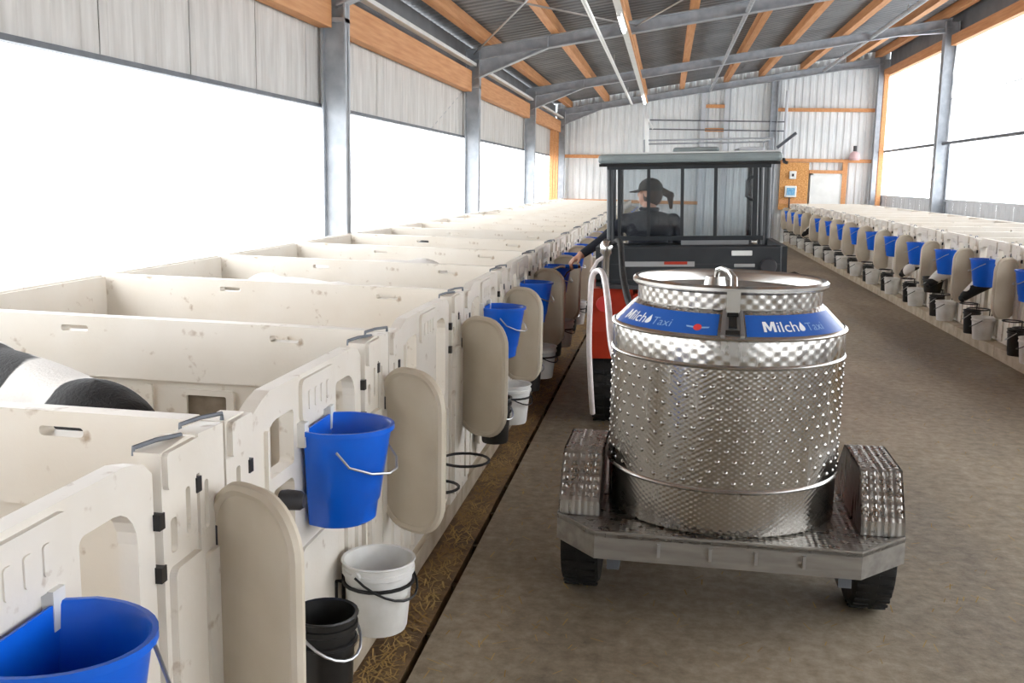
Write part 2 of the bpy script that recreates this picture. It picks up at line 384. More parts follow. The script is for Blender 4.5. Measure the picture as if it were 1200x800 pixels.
wr = empty('wall_right'); tag(wr, kind='structure')
for y in POSTS:
    ibeam_post(XR+.0, y, 0, zb(XR)+.12).build('post', M['steel'], wr)
y = YB
while y < YE-.3:
    L = min(1.0, YE-y)
    mb = MB(); corr(mb, L-.004, 1.45, .25, .012, lambda s, t, d, y=y: (XR+.16+d, y+s, t)); mb.build('grey_panel', M['gpanel'], wr); y += L
MB().box(XR+.12, XR+.2, YB, YE, 1.45, 1.5).build('sill_rail', M['gpanel'], wr)
MB().tube([(XR+.02, YB, 2.74), (XR+.02, YE-.2, 2.74)], .035, 8).build('curtain_bar', M['dsteel'], wr)
for i in range(len(POSTS)-1):
    a, b = POSTS[i]+.02, POSTS[i+1]-.02; n = int((b-a)/.08); nz_ = 10; vs = []; fs = []
    for k in range(n+1):
        yy = a+(b-a)*k/n
        for j in range(nz_+1):
            z = 2.74+(4.95-2.74)*j/nz_
            amp = .012+.02*(1-j/nz_)
            vs.append((XR+.11+amp*math.sin(yy*5.1+.7*math.sin(yy*1.7+j*.5))+.02*noise.noise(Vector((yy*1.3, j*.8, i))), yy, z))
    for k in range(n):
        for j in range(nz_): fs.append((k*(nz_+1)+j, (k+1)*(nz_+1)+j, (k+1)*(nz_+1)+j+1, k*(nz_+1)+j+1))
    mb = MB(); mb.add(vs, fs); mb.build('curtain', M['curtain'], wr, smooth=True)
    MB().tube([(XR+.1, a, 3.72), (XR+.1, b, 3.72)], .012, 6).build('curtain_cord', M['wire'], wr)
    MB().rbox(XR-.02, XR+.1, a+.1, b-.1, 4.87, 5.1, .006).build('eave_beam', M['timber'], wr)
MB().box(XR+.2, XR+.23, YB, YE, 4.9, 5.7).build('eave_closure', M['roof'], wr)
MB().box(XR-.14, XR-.02, 30.6, 30.74, 0, 4.9).build('timber_stud', M['timber'], wr)

# ------------------------------------------------------------------ end wall
we = empty('wall_end'); tag(we, kind='structure')
x = XL-.12
while x < XR+.2:
    L = min(1.05, XR+.23-x)
    mb = MB(); corr(mb, L, lambda s, x=x: zb(x+s)+RD+PD+.05, .21, .035, lambda s, t, d, x=x: (x+s, YE-d+.06, t)); mb.build('cladding_sheet', M['sheet'], we); x += L
for (a, b, z) in ((XL+.2, -1.2, 2.51), (3.1, XR-.15, 3.96), (3.1, XR-.15, 2.48), (XL+.2, 1.0, 1.15), (1.02, 1.65, 4.05), (1.02, 1.65, 3.35)):
    MB().box(a, b, YE-.1, YE-.0, z-.05, z+.05).build('girt', M['timber'], we)
for xx in (3.07,):
    ibeam_post(xx, YE-.16, 0, zb(xx)+.02, .2, .2).build('post', M['steel'], we)
for xx in (1.0, 1.68): MB().box(xx-.06, xx+.06, YE-.12, YE-.02, 0, zb(xx)+.1).build('post', M['gpanel'], we)
MB().box(5.16, 5.3, YE-.12, YE-.01, 0, 2.43).build('timber_stud', M['timber'], we)
MB().box(4.2, 5.16, YE-.12, YE-.01, 2.1, 2.2).build('door_header', M['timber'], we)
for z in (3.35, 3.62): MB().tube([(-.6, YE-.2, z), (3.4, YE-.2, z-.02)], .018, 6).build('conduit_run', M['dsteel'], we)
d1 = empty('door_1', (4.72, YE-.05, 0)); tag(d1, kind='structure')
MB().rbox(-.4, .4, -.04, .02, .02, 2.05, .01).build('leaf', M['whitep'], d1)
fr_ = MB(); fr_.box(-.47, -.4, -.05, .02, 0, 2.1).box(.4, .45, -.05, .02, 0, 2.1).box(-.47, .45, -.05, .02, 2.05, 2.1).build('frame', M['whitep'], d1)
MB().tube([(-.33, -.06, 1.0), (-.33, -.09, 1.02), (-.22, -.09, 1.02)], .012, 6).build('door_handle', M['wire'], d1)

wb = empty('wall_back'); tag(wb, kind='structure')
x = XL-.12
while x < XR+.2:
    L = min(1.05, XR+.23-x)
    mb = MB(); corr(mb, L, lambda s, x=x: zb(x+s)+RD+PD+.05, .21, .035, lambda s, t, d, x=x: (x+s, YB+d, t)); mb.build('cladding_sheet', M['sheet'], wb); x += L
bo = thing('strand_board', 'orange strand board panel fixed to the end wall left of the white door', 'board', (3.77, YE-.06, 1.0))
MB().box(-.42, .42, -.05, 0, 0, 1.42).build('panel', M['osb'], bo)
MB().box(-.42, .42, -.07, -.05, .18, .3).build('batten', M['timber'], bo)
cb = thing('control_box', 'pale blue and white control box mounted on the orange strand board', 'control box', (3.68, YE-.115, 1.38))
MB().rbox(-.17, .17, -.12, 0, 0, .34, .02).build('housing', M['whitep'], cb)
MB().rbox(-.12, .12, -.135, -.12, .06, .28, .005).build('display', M['cyan'], cb)
MB().tube([(-.02, -.05, 0), (-.02, -.05, -.38)], .02, 6).build('cable_pipe', M['dgrey'], cb)
sb = thing('switch_box', 'small white switch box above the pale blue control box on the board', 'switch box', (3.72, YE-.115, 1.92))
MB().rbox(-.1, .1, -.09, 0, 0, .24, .015).build('housing', M['whitep'], sb); MB().rbox(-.03, .03, -.11, -.09, .08, .16, .004).build('switch', M['dgrey'], sb)
sr = thing('alarm_horn', 'pink and dark alarm horn mounted high on the wall beside the door', 'alarm', (5.45, YE-.1, 2.5))
MB().lathe([(0,0),(.14,.0),(.17,.06),(.13,.2),(.05,.26),(0,.26)], 18, (0,-.16,0)).build('dome', M['pink'], sr, True)
MB().lathe([(0,.26),(.05,.26),(.05,.42),(0,.42)], 12, (0,-.16,0)).build('stem', M['dgrey'], sr, True); MB().box(-.03, .03, -.16, .04, .08, .14).build('bracket', M['dgrey'], sr)
dp_ = MB().tube([(3.42,YE-.2,2.5), (3.42,YE-.2,4.5)], .045, 8).build('downpipe', M['gpanel'], we, True); MB().tube([(3.42,YE-.2,2.52), (3.44,YE-.3,2.42), (3.52,YE-.36,2.4)], .05, 8).build('elbow', M['black_pl'], dp_, True)

# ------------------------------------------------------------------ roof
ce = empty('ceiling'); tag(ce, kind='structure')
roofz = lambda x: zb(x)+RD+PD
y = YB
while y < YE-.3:
    L = min(1.0, YE+.3-y)
    mb = MB()
    vs = []; fs = []; pts = []
    s = 0
    while s < L-1e-6:
        for ds, d in ((0,0), (.45,0), (.58,1), (.87,1)): pts.append((s+ds*.25, d*.025))
        s += .25
    pts = [p for p in pts if p[0] <= L]+[(L, 0)]
    for q, d in pts:
        for xx in (XL-.5, XR+.5): vs.append((xx, y+q, roofz(xx)+d))
        for xx in (XL-.5, XR+.5): vs.append((xx, y+q, roofz(xx)+.09))
    for i in range(len(pts)-1):
        a = 4*i; fs += [(a, a+1, a+5, a+4), (a+2, a+6, a+7, a+3)]
    mb.add(vs, fs); mb.build('roof_sheet', M['roof'], ce); y += L
for x in (-3.05, -1.92, .32, 1.62, 2.64, 3.83, 5.14, 5.95):
    MB().box(x-.07, x+.07, YB, YE, zb(x)+RD+.005, roofz(x)-.012).build('purlin', M['timber'], ce)
MB().box(-.78-.07, -.78+.07, YB, YE, zb(-.78)+RD+.005, roofz(-.78)-.012).build('purlin', M['timber'], ce)
for y in POSTS:
    y = min(y, YE-.22)
    mb = MB(); a = Vector((XL, y, 0)); xs = (XL+.1, XR-.1)
    # I-section rafter
    def slab(x0, x1, zlo0, zlo1, zhi0, zhi1, w2):
        mb.add([(x, y+s*w2, z) for x, zl, zh in ((x0, zlo0, zhi0), (x1, zlo1, zhi1)) for z in (zl, zh) for s in (-1, 1)],
               [(0,1,3,2),(4,6,7,5),(0,2,6,4),(1,5,7,3),(0,4,5,1),(2,3,7,6)])
    slab(XL, XR, zb(XL), zb(XR), zb(XL)+.018, zb(XR)+.018, .085)
    slab(XL, XR, zb(XL)+RD-.018, zb(XR)+RD-.018, zb(XL)+RD, zb(XR)+RD, .085)
    slab(XL, XR, zb(XL), zb(XR), zb(XL)+RD, zb(XR)+RD, .008)
    rf = mb.build('rafter', M['steel'], ce)
    # haunch at the low eave
    mb = MB(); h0, h1 = XL+.15, -2.05
    slab(h0, h1, 3.42, zb(h1)-.005, 3.445, zb(h1)+.012, .085)
    slab(h0, h1, 3.44, zb(h1), zb(h0)+.01, zb(h1)+.01, .008)
    mb.box(h1-.01, h1+.01, y-.085, y+.085, zb(h1), zb(h1)+RD)
    mb.build('haunch', M['steel'], rf)
    mb = MB(); h0, h1 = XR-.15, XR-1.1
    slab(h1, h0, zb(h1)-.005, zb(h0)-.1, zb(h1)+.012, zb(h0)-.08, .085); slab(h1, h0, zb(h1), zb(h0)-.09, zb(h1)+.01, zb(h0)+.01, .008)
    mb.build('haunch', M['steel'], rf)
def rod(x0, y0, x1, y1, dz=.1): MB().tube([(x0, y0, zb(x0)+dz), (x1, y1, zb(x1)+dz)], .014, 6).build('brace_rod', M['wire'], ce)
rod(XL+.15, 9.95, -.6, 17.0); rod(XL+.15, 17.0, -.6, 9.95); rod(-.6, 9.95, 2.4, 17.0); rod(-.6, 17.0, 2.4, 9.95); rod(2.4, 9.95, 5.9, 17.0); rod(2.4, 17, 5.9, 9.95)
# pipes and lights under the roof
def vpipe(name, x, z, r, y0, y1, m, lab):
    t = thing(name, lab, 'pipe', (x, y0, z)); MB().tube([(0,0,0), (0,y1-y0,0)], r, 8).build('pipe', m, t, True)
    y = .8
    hm = MB()
    while y < y1-y0:
        hm.box(-.01, .01, y, y+.03, 0, zb(x)+RD-z); y += 3.6
    hm.build('hanger', M['wire'], t)
vpipe('conduit_pipe', -1.15, 4.06, .035, 2, 31.3, M['whitep'], 'thin white conduit hung under the roof beside the lamp trunking')
vpipe('conduit_pipe', 1.16, 4.5, .04, 2, 31.3, M['steel'], 'grey steel pipe under the roof at the middle of the aisle')
vpipe('conduit_pipe', 4.4, 5.06, .045, 2, 31.3, M['steel'], 'grey steel pipe under the roof above the pens across the aisle')
tr_ = thing('lamp_trunking', 'long white lamp trunking with wooden batten hung under the roof', 'trunking', (-.75, 2, 4.1))
MB().box(-.05, .05, 0, 29.2, 0, .05).build('tray', M['whitep'], tr_); MB().box(.05, .08, 0, 29.2, -.005, .05).build('batten', M['timber'], tr_)
hm = MB()
for i in range(9): hm.box(-.008, .008, 1+i*3.4, 1.03+i*3.4, .05, zb(-.75)+RD-4.1+.05)
hm.build('hanger', M['wire'], tr_)
for i, y in ((2, 14.4), (3, 27.6)):
    t = thing('tube_light', 'lit white tube lamp at the far end of the trunking by the end wall' if i == 3 else 'lit white tube lamp under the trunking between the steel rafters', 'lamp', (-.75, y, 4.098))
    MB().box(-.04, .04, 0, 1.7 if i < 3 else 3.2, -.03, 0).build('housing', M['whitep'], t)
    MB().tube([(0, .04, -.05), (0, 1.66 if i < 3 else 3.16, -.05)], .028, 10).build('tube', M['tube'], t, True)
    MB().box(-.03, .03, 0, .05, -.08, -.03).build('end_cap', M['whitep'], t)

# ------------------------------------------------------------------ calf pens
def shz(x, z): return z + (max(0, -x)*.012)     # pens fall slightly towards the aisle
def make_pen(P, label, group, low=False):
    t = thing('calf_pen', label, 'calf pen', (0,0,0), 0, group)
    fr = lambda u, v, d: (d, u, v)
    # front panel with two head openings
    outer = [(.155,.13),(1.165,.13),(1.165,1.16),(1.13,1.19),(1.06,1.205),(.32,1.205),(.26,1.19),(.2,1.165),(.155,1.15)]
    holeL = rrect(.275,.495,.95,1.115,[.05,.015,.015,.09])
    holeL2 = rrect(.33,.495,.70,.91,[.05,.03,.03,.02])
    holeR = rrect(.885,1.095,.70,1.115,[.05,.06,.09,.02])
    fp = MB().plate(outer, [holeL, holeL2, holeR]+([rrect(.54,.86,.2,.76,.06)] if low else []), fr, -.045, 0).build('front_panel', M['cream'], t)
    np_ = MB().plate(rrect(.54,.845,1.06,1.19,.025), [], fr, 0, .012)
    for k in range(4): np_.plate(rrect(.59+.055*k,.615+.055*k,1.09,1.15,.008), [], fr, .012, .016)
    np_.build('name_plate', M['cream'], fp)
    for u in (.24,.42,.98,1.1): MB().plate(rrect(u-.02,u+.02,.16,.64,.015), [], fr, 0, .014).build('rib', M['cream'], fp)
    if not low: MB().plate(rrect(.52,.86,.2,.66,.04), [], fr, 0, .01).build('raised_panel', M['cream'], fp)
    MB().plate(rrect(.27,.285,.86,1.1,.006), [], fr, 0, .012).build('rib', M['cream'], fp)
    # end posts at the joint to the next pen
    a = MB().plate([(1.18,.1),(1.345,.1),(1.345,1.2),(1.3,1.21),(1.18,1.2)], [rrect(1.215,1.245,.96,1.04,.01), rrect(1.29,1.312,.98,1.09,.008)], fr, -.05, .012).build('end_post', M['cream'], t)
    MB().plate(rrect(1.185,1.34,1.115,1.2,.012), [], fr, .012, .026).build('cap', M['cream'], a)
    MB().plate(rrect(1.2,1.34,.15,.93,.02), [], fr, .012, .03).build('cover_strip', M['cream'], a)
    b = MB().plate([(1.36,.1),(P-.012,.1),(P-.012,1.195),(1.36,1.2)], [rrect(1.385,1.405,.96,1.08,.008)], fr, -.05, .012).build('end_post', M['cream'], t)
    MB().plate(rrect(1.37,P-.02,.15,.9,.02), [], fr, .012, .024).build('cover_strip', M['cream'], b)
    c = MB().plate([(.0,.1),(.14,.1),(.14,1.18),(.11,1.195),(.0,1.195)], [rrect(.06,.085,.97,1.06,.008)], fr, -.05, .012).build('end_post', M['cream'], t)
    MB().plate(rrect(.008,.132,1.1,1.19,.012), [], fr, .012, .028).build('cap', M['cream'], c)
    MB().plate(rrect(.02,.12,.15,.92,.02), [], fr, .012, .026).build('cover_strip', M['cream'], c)
    for (u, z) in ((1.172,1.05), (1.172,.93), (.147,1.04), (.147,.9), (1.352,1.08)):
        MB().box(-.01, .016, u-.012, u+.012, z-.018, z+.018).build('hinge_pin', M['black_pl'], t)
    # wire clips over the top
    for u in (1.19, P-.1):
        MB().tube([(-.055,u,1.19),(-.055,u,1.207),(-.03,u+.05,1.213),(.0,u+.11,1.212),(.0,u+.11,1.195)], .0055, 6).build('wire_clip', M['dsteel'], t, True)
    # dark rubber knob beside the shield
    MB().lathe([(0,0),(.026,0),(.03,.02),(.028,.06),(.02,.072),(0,.072)], 14, (.005,.37,.875), 'x').build('knob', M['dgrey'], t, True)
    # divider towards the neighbouring pen, with ledge, handles and vent
    def fd(u, v, d): return (-u, d, shz(-u, v))
    hs = [rrect(.35+k*.9,.47+k*.9,1.135,1.16,.01,3) for k in range(2)]
    dv = MB().plate([(.05,.95),(2.06,.95),(2.06,1.19),(2.04,1.2),(.07,1.2),(.05,1.19)], hs, fd, -.03, .03).build('divider', M['cream'], t)
    MB().plate(rrect(.06,2.05,.06,.95,.01,2), [rrect(.66,.84,.8,.9,.01)], fd, -.008, .018).build('lower_panel', M['cream'], dv)
    vf = MB().plate(rrect(.63,.87,.78,.92,.015), [rrect(.665,.835,.805,.895,.008)], fd, -.022, -.008).build('vent_frame', M['cream'], dv)
    MB().plate(rrect(.66,.84,.8,.9,.005), [], fd, 0, .01).build('vent_flap', M['vent'], dv)
    for u in (.5, 1.0, 1.5): MB().plate(rrect(u-.015,u+.015,.1,.93,.01), [], fd, -.022, -.008).build('rib', M['cream'], dv)
    # back panel
    def fb(u, v, d): return (-2.06+d, u, shz(-2.06, v))
    bp_ = MB().plate([(.035,.06),(P-.035,.06),(P-.035,1.18),(P-.06,1.2),(.06,1.2),(.035,1.18)], [], fb, -.045, 0).build('back_panel', M['cream'], t)
    MB().plate(rrect(.05,P-.05,.94,1.19,.015), [], fb, 0, .018).build('upper_band', M['cream'], bp_)
    # shield plate between buckets, angled to the front
    ang = R(32 if low else -32); y0_ = .045 if low else -.045; ca, sa = math.cos(ang), math.sin(ang)
    def fs_(u, v, d): return (.0+u*ca - d*sa, y0_+u*sa + d*ca, v)
    sh = MB().plate(rrect(.0,.325,.445,1.065,.135,8), [], fs_, -.012, .012)
    sh.tube([fs_(u, v, 0) for u, v in rrect(.004,.321,.449,1.061,.131,8)], .019, 8, closed=True)
    shp = sh.build('shield', M['shield'], t, True)
    MB().box(.0, .02, y0_-.025, y0_+.025, .55, .95).build('hinge_strip', M['dgrey'], shp)
    # pail holder rings on the front
    for (u, r, z) in ((.39,.092,.45), (.87,.118,.44)):
        h = MB(); cx = .02+r+.012
        h.tube([(cx+r*math.cos(a), u+r*math.sin(a), z) for a in [2*PI*i/20 for i in range(20)]], .007, 6, closed=True)
        h.tube([(cx-r, u-.04, z), (.012, u-.04, z), (.012, u-.04, z-.14)], .007, 6); h.tube([(cx-r, u+.04, z), (.012, u+.04, z), (.012, u+.04, z-.14)], .007, 6)
        h.build('pail_ring', M['bwire'], t, True)
    MB().box(-.1, .01, 0, P-.01, 0, .1).build('base_rail', M['concrete'], t)
    return t
GL = 'calf pens in the row beside the drain slot'; GR = 'calf pens across the aisle'
penL = make_pen(PL, 'cream calf pen beside the drain, four or more pens past the wire-ring pen', GL)
penR = make_pen(PR, 'cream calf pen across the aisle with blue bucket and no calf looking out', GR, True)
leftY = [2.29 + PL*k for k in range(-2, 19)]
rightB = [11.97 + PR*k for k in range(-2, 13)]         # bucket stations across the aisle
def place(proto, used, loc, rz):
    if not used: o = proto
    else: o = copy_tree(proto)
    o.location = loc; o.rotation_euler = (0, 0, rz); return o
pens_l = []
for i, y in enumerate(leftY):
    o = place(penL, i, (FX, y, 0), 0); pens_l.append(o)
pens_r = []
for i, b in enumerate(rightB):
    o = place(penR, i, (RXF, b+.765, .0), PI); pens_r.append(o)
def relabel(o, lab):
    o['label'] = lab
    if 'group' in o: del o['group']
NEARL = {0: 'third {} before the wire-ring pen, beside the drain', 1: 'second {} before the wire-ring pen, beside the drain', 2: '{} next before the wire-ring pen, beside the drain',
         4: 'first {} past the wire-ring pen, beside the drain', 5: 'second {} past the wire-ring pen, beside the drain', 6: 'third {} past the wire-ring pen, beside the drain'}
for i, o in enumerate(pens_l):
    if i in NEARL: relabel(o, NEARL[i].format('cream calf pen'))
relabel(pens_l[3], 'cream calf pen beside the drain with empty black wire rings and no blue bucket')
NEARR = {11: 'cream calf pen across the aisle that has no blue bucket', 2: 'cream calf pen across the aisle where a black calf with white blaze looks out', 3: 'cream calf pen across the aisle holding the green-yellow feed pail',
         4: 'cream calf pen across the aisle one past the green-yellow feed pail'}
for i, lab in NEARR.items(): relabel(pens_r[i], lab)
# closing panels at both row ends, kerb across the aisle
kb = empty('trim_2'); tag(kb, kind='structure')
for i, b in enumerate(rightB):
    MB().rbox(RXF-.15, RXF+.02, b-.765+.006, b+.765-.006, 0, .13, .008).build('kerb_stone', M['concrete'], kb)
pe = MB(); 
# ------------------------------------------------------------------ buckets
def d_ring(wd, dp, z, n=18):
    # D-shaped outline: flat back at x=0
    pts = [(.0, -wd/2+.02), ]
    for i in range(n+1):
        t = -PI/2+PI*i/n; pts.append((.06+ (dp-.06)*math.cos(t), wd/2*math.sin(t)))
    pts.append((0, wd/2-.02)); return [(x, y, z) for x, y in pts]
def blue_bucket():
    t = thing('blue_bucket', 'blue plastic feeding bucket hung on a pen in the row beside the drain', 'bucket')
    secs = [(.235,.215,0,0), (.25,.23,.01,0), (.262,.24,.075,0), (.27,.246,.08,0), (.325,.292,.335,0), (.345,.305,.335,0), (.345,.305,.352,0), (.325,.292,.352,1), (.315,.285,.345,1), (.25,.225,.03,1)]
    vs = []; fs = []; n = None
    for wd, dp, z, inner in secs:
        wd *= .9; dp *= .8; z *= .88
        ring = d_ring(wd, dp, z)
        if inner: ring = [(x+.006 if x < .01 else x, y, zz) for x, y, zz in ring]
        n = len(ring); vs += ring
    for i in range(len(secs)-1):
        for k in range(n): fs.append((i*n+k, i*n+(k+1) % n, (i+1)*n+(k+1) % n, (i+1)*n+k))
    fs.append(tuple(range(n))[::-1]); fs.append(tuple((len(secs)-1)*n+k for k in range(n)))
    mb = MB(); mb.add(vs, fs); mb.build('body', M['blue'], t, True)
    h = MB(); h.tube([(.11, -.15, .255), (.15, -.15, .21), (.205, -.1, .18), (.243, -.04, .168), (.25, .02, .168), (.23, .09, .185), (.17, .147, .235), (.11, .15, .265)], .004, 6); h.build('wire_handle', M['wire'], t, True)
    for yy in (-.12, .12): MB().box(-.03, .008, yy-.018, yy+.018, .26, .335).box(-.03, -.02, yy-.018, yy+.018, .2, .335).build('hook', M['white_pl'], t)
    rr_ = [(x*.93+.008, y*.93, .27) for x, y, z in d_ring(.31, .28, 0)]
    return t
def pail(name, label, col, r0, r1, h, liquid=None, hc='bwire'):
    t = thing(name, label, 'pail')
    MB().lathe([(0,0),(r0,0),(r0+.004,.01),(r1-.004,h-.05),(r1+.004,h-.045),(r1+.004,h-.03),(r1-.002,h-.028),(r1,h-.01),(r1+.007,h-.005),(r1+.005,h),(r1-.004,h-.003),(r0-.004,.012),(0,.012)], 24).build('body', M[col], t, True)
    if liquid: q = r0+(r1-r0)*.62-.004; MB().lathe([(0,h*.62),(q,h*.62)], 24).build('contents', M[liquid], t)
    hd = MB(); pts = [((r1+.012)*math.cos(a), (r1+.012)*math.sin(a), h-.03-.09*math.sin(max(0, min(PI, a+PI*.5)))) for a in [-PI*.5+PI*i/12 for i in range(13)]]
    hd.tube(pts, .0045, 6); hd.build('handle', M[hc], t, True)
    for s in (-1, 1): MB().lathe([(0,0),(.016,0),(.016,.012),(0,.012)], 10, (0, s*(r1+.004)-.006, h-.03), 'y').build('handle_lug', M[col], t)
    return t
NR = {2: 'pen of the black calf with white blaze', 3: 'pen with the green-yellow feed pail', 4: 'pen one past the green-yellow feed pail', 11: 'pen lacking a blue bucket'}
bb = blue_bucket(); nb = 0
GBl = 'blue buckets on the pens beside the drain'; GBr = 'blue buckets on the pens across the aisle'
for i, y in enumerate(leftY):
    if i == 3: continue
    o = place(bb, nb, (FX+.016, y+.66, .727), 0); nb += 1
    o['label'] = 'blue feeding bucket beside the drain, four or more pens past the wire-ring pen'; o['group'] = GBl
    if i in NEARL: relabel(o, 'blue feeding bucket on the '+NEARL[i].format('pen'))
for i, b in enumerate(rightB):
    if i == 11: continue
    o = place(bb, nb, (RXF-.016, b+random.uniform(-.03,.03), .69), PI+random.uniform(-.05,.05)); nb += 1
    o['label'] = 'blue bucket across the aisle on a pen with no calf looking out'; o['group'] = GBr
    if i in NR: relabel(o, 'blue bucket across the aisle on the '+NR[i])
wp = pail('white_pail', '', 'white_pl', .093, .12, .25, 'milk'); bp2 = pail('black_pail', '', 'black_pl', .074, .093, .27, None, 'wire')
fp2 = pail('feed_pail', '', 'black_pl', .1, .13, .2, 'feed', 'wire')
wl_used = bl_used = 0
for i, y in enumerate(leftY):
    if i == 3: continue
    o = place(wp, wl_used, (FX+.15, y+.87, .27), R(-20)); wl_used += 1
    tag(o, 'white pail beside the drain, four or more pens past the wire-ring pen', 'pail', 'white pails on the pens beside the drain')
    if i in NEARL: relabel(o, 'white plastic pail on the '+NEARL[i].format('pen'))
    o = place(bp2, bl_used, (FX+.126, y+.39, .265), R(-25)); bl_used += 1
    tag(o, 'black pail beside the drain, four or more pens past the wire-ring pen', 'pail', 'black pails on the pens beside the drain')
    if i in NEARL: relabel(o, 'black plastic pail on the '+NEARL[i].format('pen'))
for i, b in enumerate(rightB):
    yy = b+.765
    o = place(wp, wl_used, (RXF-.15, yy-1.08, .133), R(160)); wl_used += 1
    tag(o, 'white pail on the kerb at a pen with no calf looking out', 'pail', 'white pails across the aisle')
    if i in NR: relabel(o, 'white pail on the kerb at the '+NR[i])
    if i == 3:
        o = place(fp2, 0, (RXF-.16, yy-.44, .42), R(150)); tag(o, 'shallow black pail of green-yellow feed hung across the aisle', 'pail')
    o = place(bp2, bl_used, (RXF-.14, yy-.62, .133), R(160)); bl_used += 1
    tag(o, 'black pail on the kerb at a pen with no calf looking out', 'pail', 'black pails across the aisle')
    if i in NR: relabel(o, 'black pail on the kerb at the '+NR[i])

# ------------------------------------------------------------------ organic bodies: union of tapered blobs, remeshed to one surface
def organic(name, mb, voxel, mats, parent=None, smooth_it=6):
    me = bpy.data.meshes.new(name); me.from_pydata([tuple(p) for p in mb.v], [], mb.f)
    o = bpy.data.objects.new(name+'_tmp', me); C.objects.link(o)
    bm = bmesh.new(); bm.from_mesh(me); bmesh.ops.recalc_face_normals(bm, faces=bm.faces); bm.to_mesh(me); bm.free()
    md = o.modifiers.new('r', 'REMESH'); md.mode = 'VOXEL'; md.voxel_size = voxel; md.use_smooth_shade = True
    sm = o.modifiers.new('s', 'SMOOTH'); sm.iterations = smooth_it; sm.factor = .5
    dg = bpy.context.evaluated_depsgraph_get(); dg.update()
    m2 = bpy.data.meshes.new_from_object(o.evaluated_get(dg)); m2.name = name
    bpy.data.objects.remove(o); m2.materials.clear()
    for m in mats: m2.materials.append(m)
    m2.polygons.foreach_set('use_smooth', [True]*len(m2.polygons))
    r = bpy.data.objects.new(name, m2); C.objects.link(r); r.parent = parent; return r
def ell(mb, c, rx, ry, rz, M3=None, n=12):
    vs = []; fs = []; c = Vector(c)
    for i in range(n+1):
        a = PI*i/n
        for k in range(n*2):
            b = PI*k/n; p = Vector((rx*math.sin(a)*math.cos(b), ry*math.sin(a)*math.sin(b), rz*math.cos(a)))
            if M3: p = M3 @ p
            vs.append(c+p)
    q = n*2
    for i in range(n):
        for k in range(q): fs.append((i*q+k, i*q+(k+1) % q, (i+1)*q+(k+1) % q, (i+1)*q+k))
    mb.add(vs, fs)
def limb(mb, pts, rad, n=12):
    mb.tube(pts, rad, n)
    for p, r in zip(pts, rad): ell(mb, p, r, r, r, None, 6)

def calf_body(pose):
    # local: x forward, y left, z up; about 0.9 m at the back
    b = MB()
    ell(b, (-.36,0,.72), .24, .165, .2); ell(b, (-.05,0,.68), .36, .19, .215); ell(b, (.27,0,.69), .23, .165, .235)
    ell(b, (-.05,0,.85), .52, .1, .065); ell(b, (-.46,0,.78), .13, .12, .12)
    if pose == 'out': nk = [(.34,0,.74), (.48,0,.66), (.6,0,.58)]; hd = [(.6,0,.58), (.7,0,.5), (.8,0,.41)]
    else: nk = [(.34,0,.72), (.46,0,.6), (.53,0,.48)]; hd = [(.53,0,.48), (.58,0,.38), (.63,0,.27)]
    limb(b, nk, [.15,.115,.095]); limb(b, hd, [.1,.08,.058])
    p = Vector(hd[2]); ell(b, p, .06, .058, .05)
    q = Vector(hd[0])
    for s in (-1, 1):
        limb(b, [q+Vector((-.03,s*.07,.06)), q+Vector((-.05,s*.14,.06)), q+Vector((-.07,s*.2,.03))], [.025,.036,.012])
        limb(b, [(.3,s*.1,.6), (.28,s*.11,.42), (.31,s*.11,.26), (.31,s*.11,.09), (.33,s*.11,.03)], [.09,.062,.048,.034,.042])
        limb(b, [(-.38,s*.1,.66), (-.3,s*.12,.5), (-.42,s*.12,.36), (-.47,s*.12,.27), (-.43,s*.12,.09), (-.41,s*.12,.03)], [.13,.095,.06,.045,.034,.042])
    limb(b, [(-.56,0,.8), (-.62,0,.7), (-.62,0,.5), (-.62,0,.34)], [.03,.024,.02,.03])
    return b, Vector(hd[0]), Vector(hd[1]), Vector(hd[2])
CALF = {}
for pose in ('out', 'down'):
    b_, h0, h1, h2 = calf_body(pose); CALF[pose] = (organic('calf', b_, .02, [M['coat']]), h0, h1, h2)
used_pose = []
def add_calf(pose, loc, rz, blobs, inv, label, sc=1.0, seed=0.0):
    # blobs: (x,y,z,r) patches of black on white (inv False) or white on black (inv True)
    src, h0, h1, h2 = CALF[pose]
    if pose in used_pose: o = src.copy(); o.data = src.data.copy(); C.objects.link(o)
    else: o = src; used_pose.append(pose)
    o.location = loc; o.rotation_euler = (0,0,rz); o.scale = (sc,)*3; o.data.materials[0] = M['coat']
    if 'patch' in o.data.attributes: o.data.attributes.remove(o.data.attributes['patch'])
    at = o.data.attributes.new('patch', 'FLOAT', 'POINT'); vals = []
    for v in o.data.vertices:
        p = v.co; q = min((p-Vector(b[:3])).length/b[3] for b in blobs) + .3*noise.noise(p*9+Vector((seed,seed,seed)))
        q = .5+(q-1)*.5; vals.append(1-q if inv else q)
    at.data.foreach_set('value', vals)
    tag(o, label, 'calf')
    d = (h2-h0).normalized(); side = Vector((0,1,0)); upn = d.cross(side)*-1
    if upn.z < 0: upn = -upn
    M3 = Matrix((d, side, upn)).transposed()
    mz = MB(); ell(mz, h2+d*.045-upn*.005, .03, .048, .04, M3, 8); mz.build('muzzle', M['rubber'], o, True)
    for s in (-1, 1):
        ey = MB(); ell(ey, h0.lerp(h1,.45)+Vector((0, s*.078, 0))+upn*.035, .018, .012, .018, None, 6); ey.build('eye', M['black_pl'], o, True)
    return o
add_calf('down', (-2.13, 3.02, .152), R(152), [(-.5,.06,.76,.22), (.13,.1,.82,.2), (-.2,.2,.76,.1), (-.45,.02,.9,.16), (.4,.1,.6,.2)], False, 'black and white calf whose patched back shows over the nearest divider', 1.14, 2.0).rotation_euler.y = R(-4)
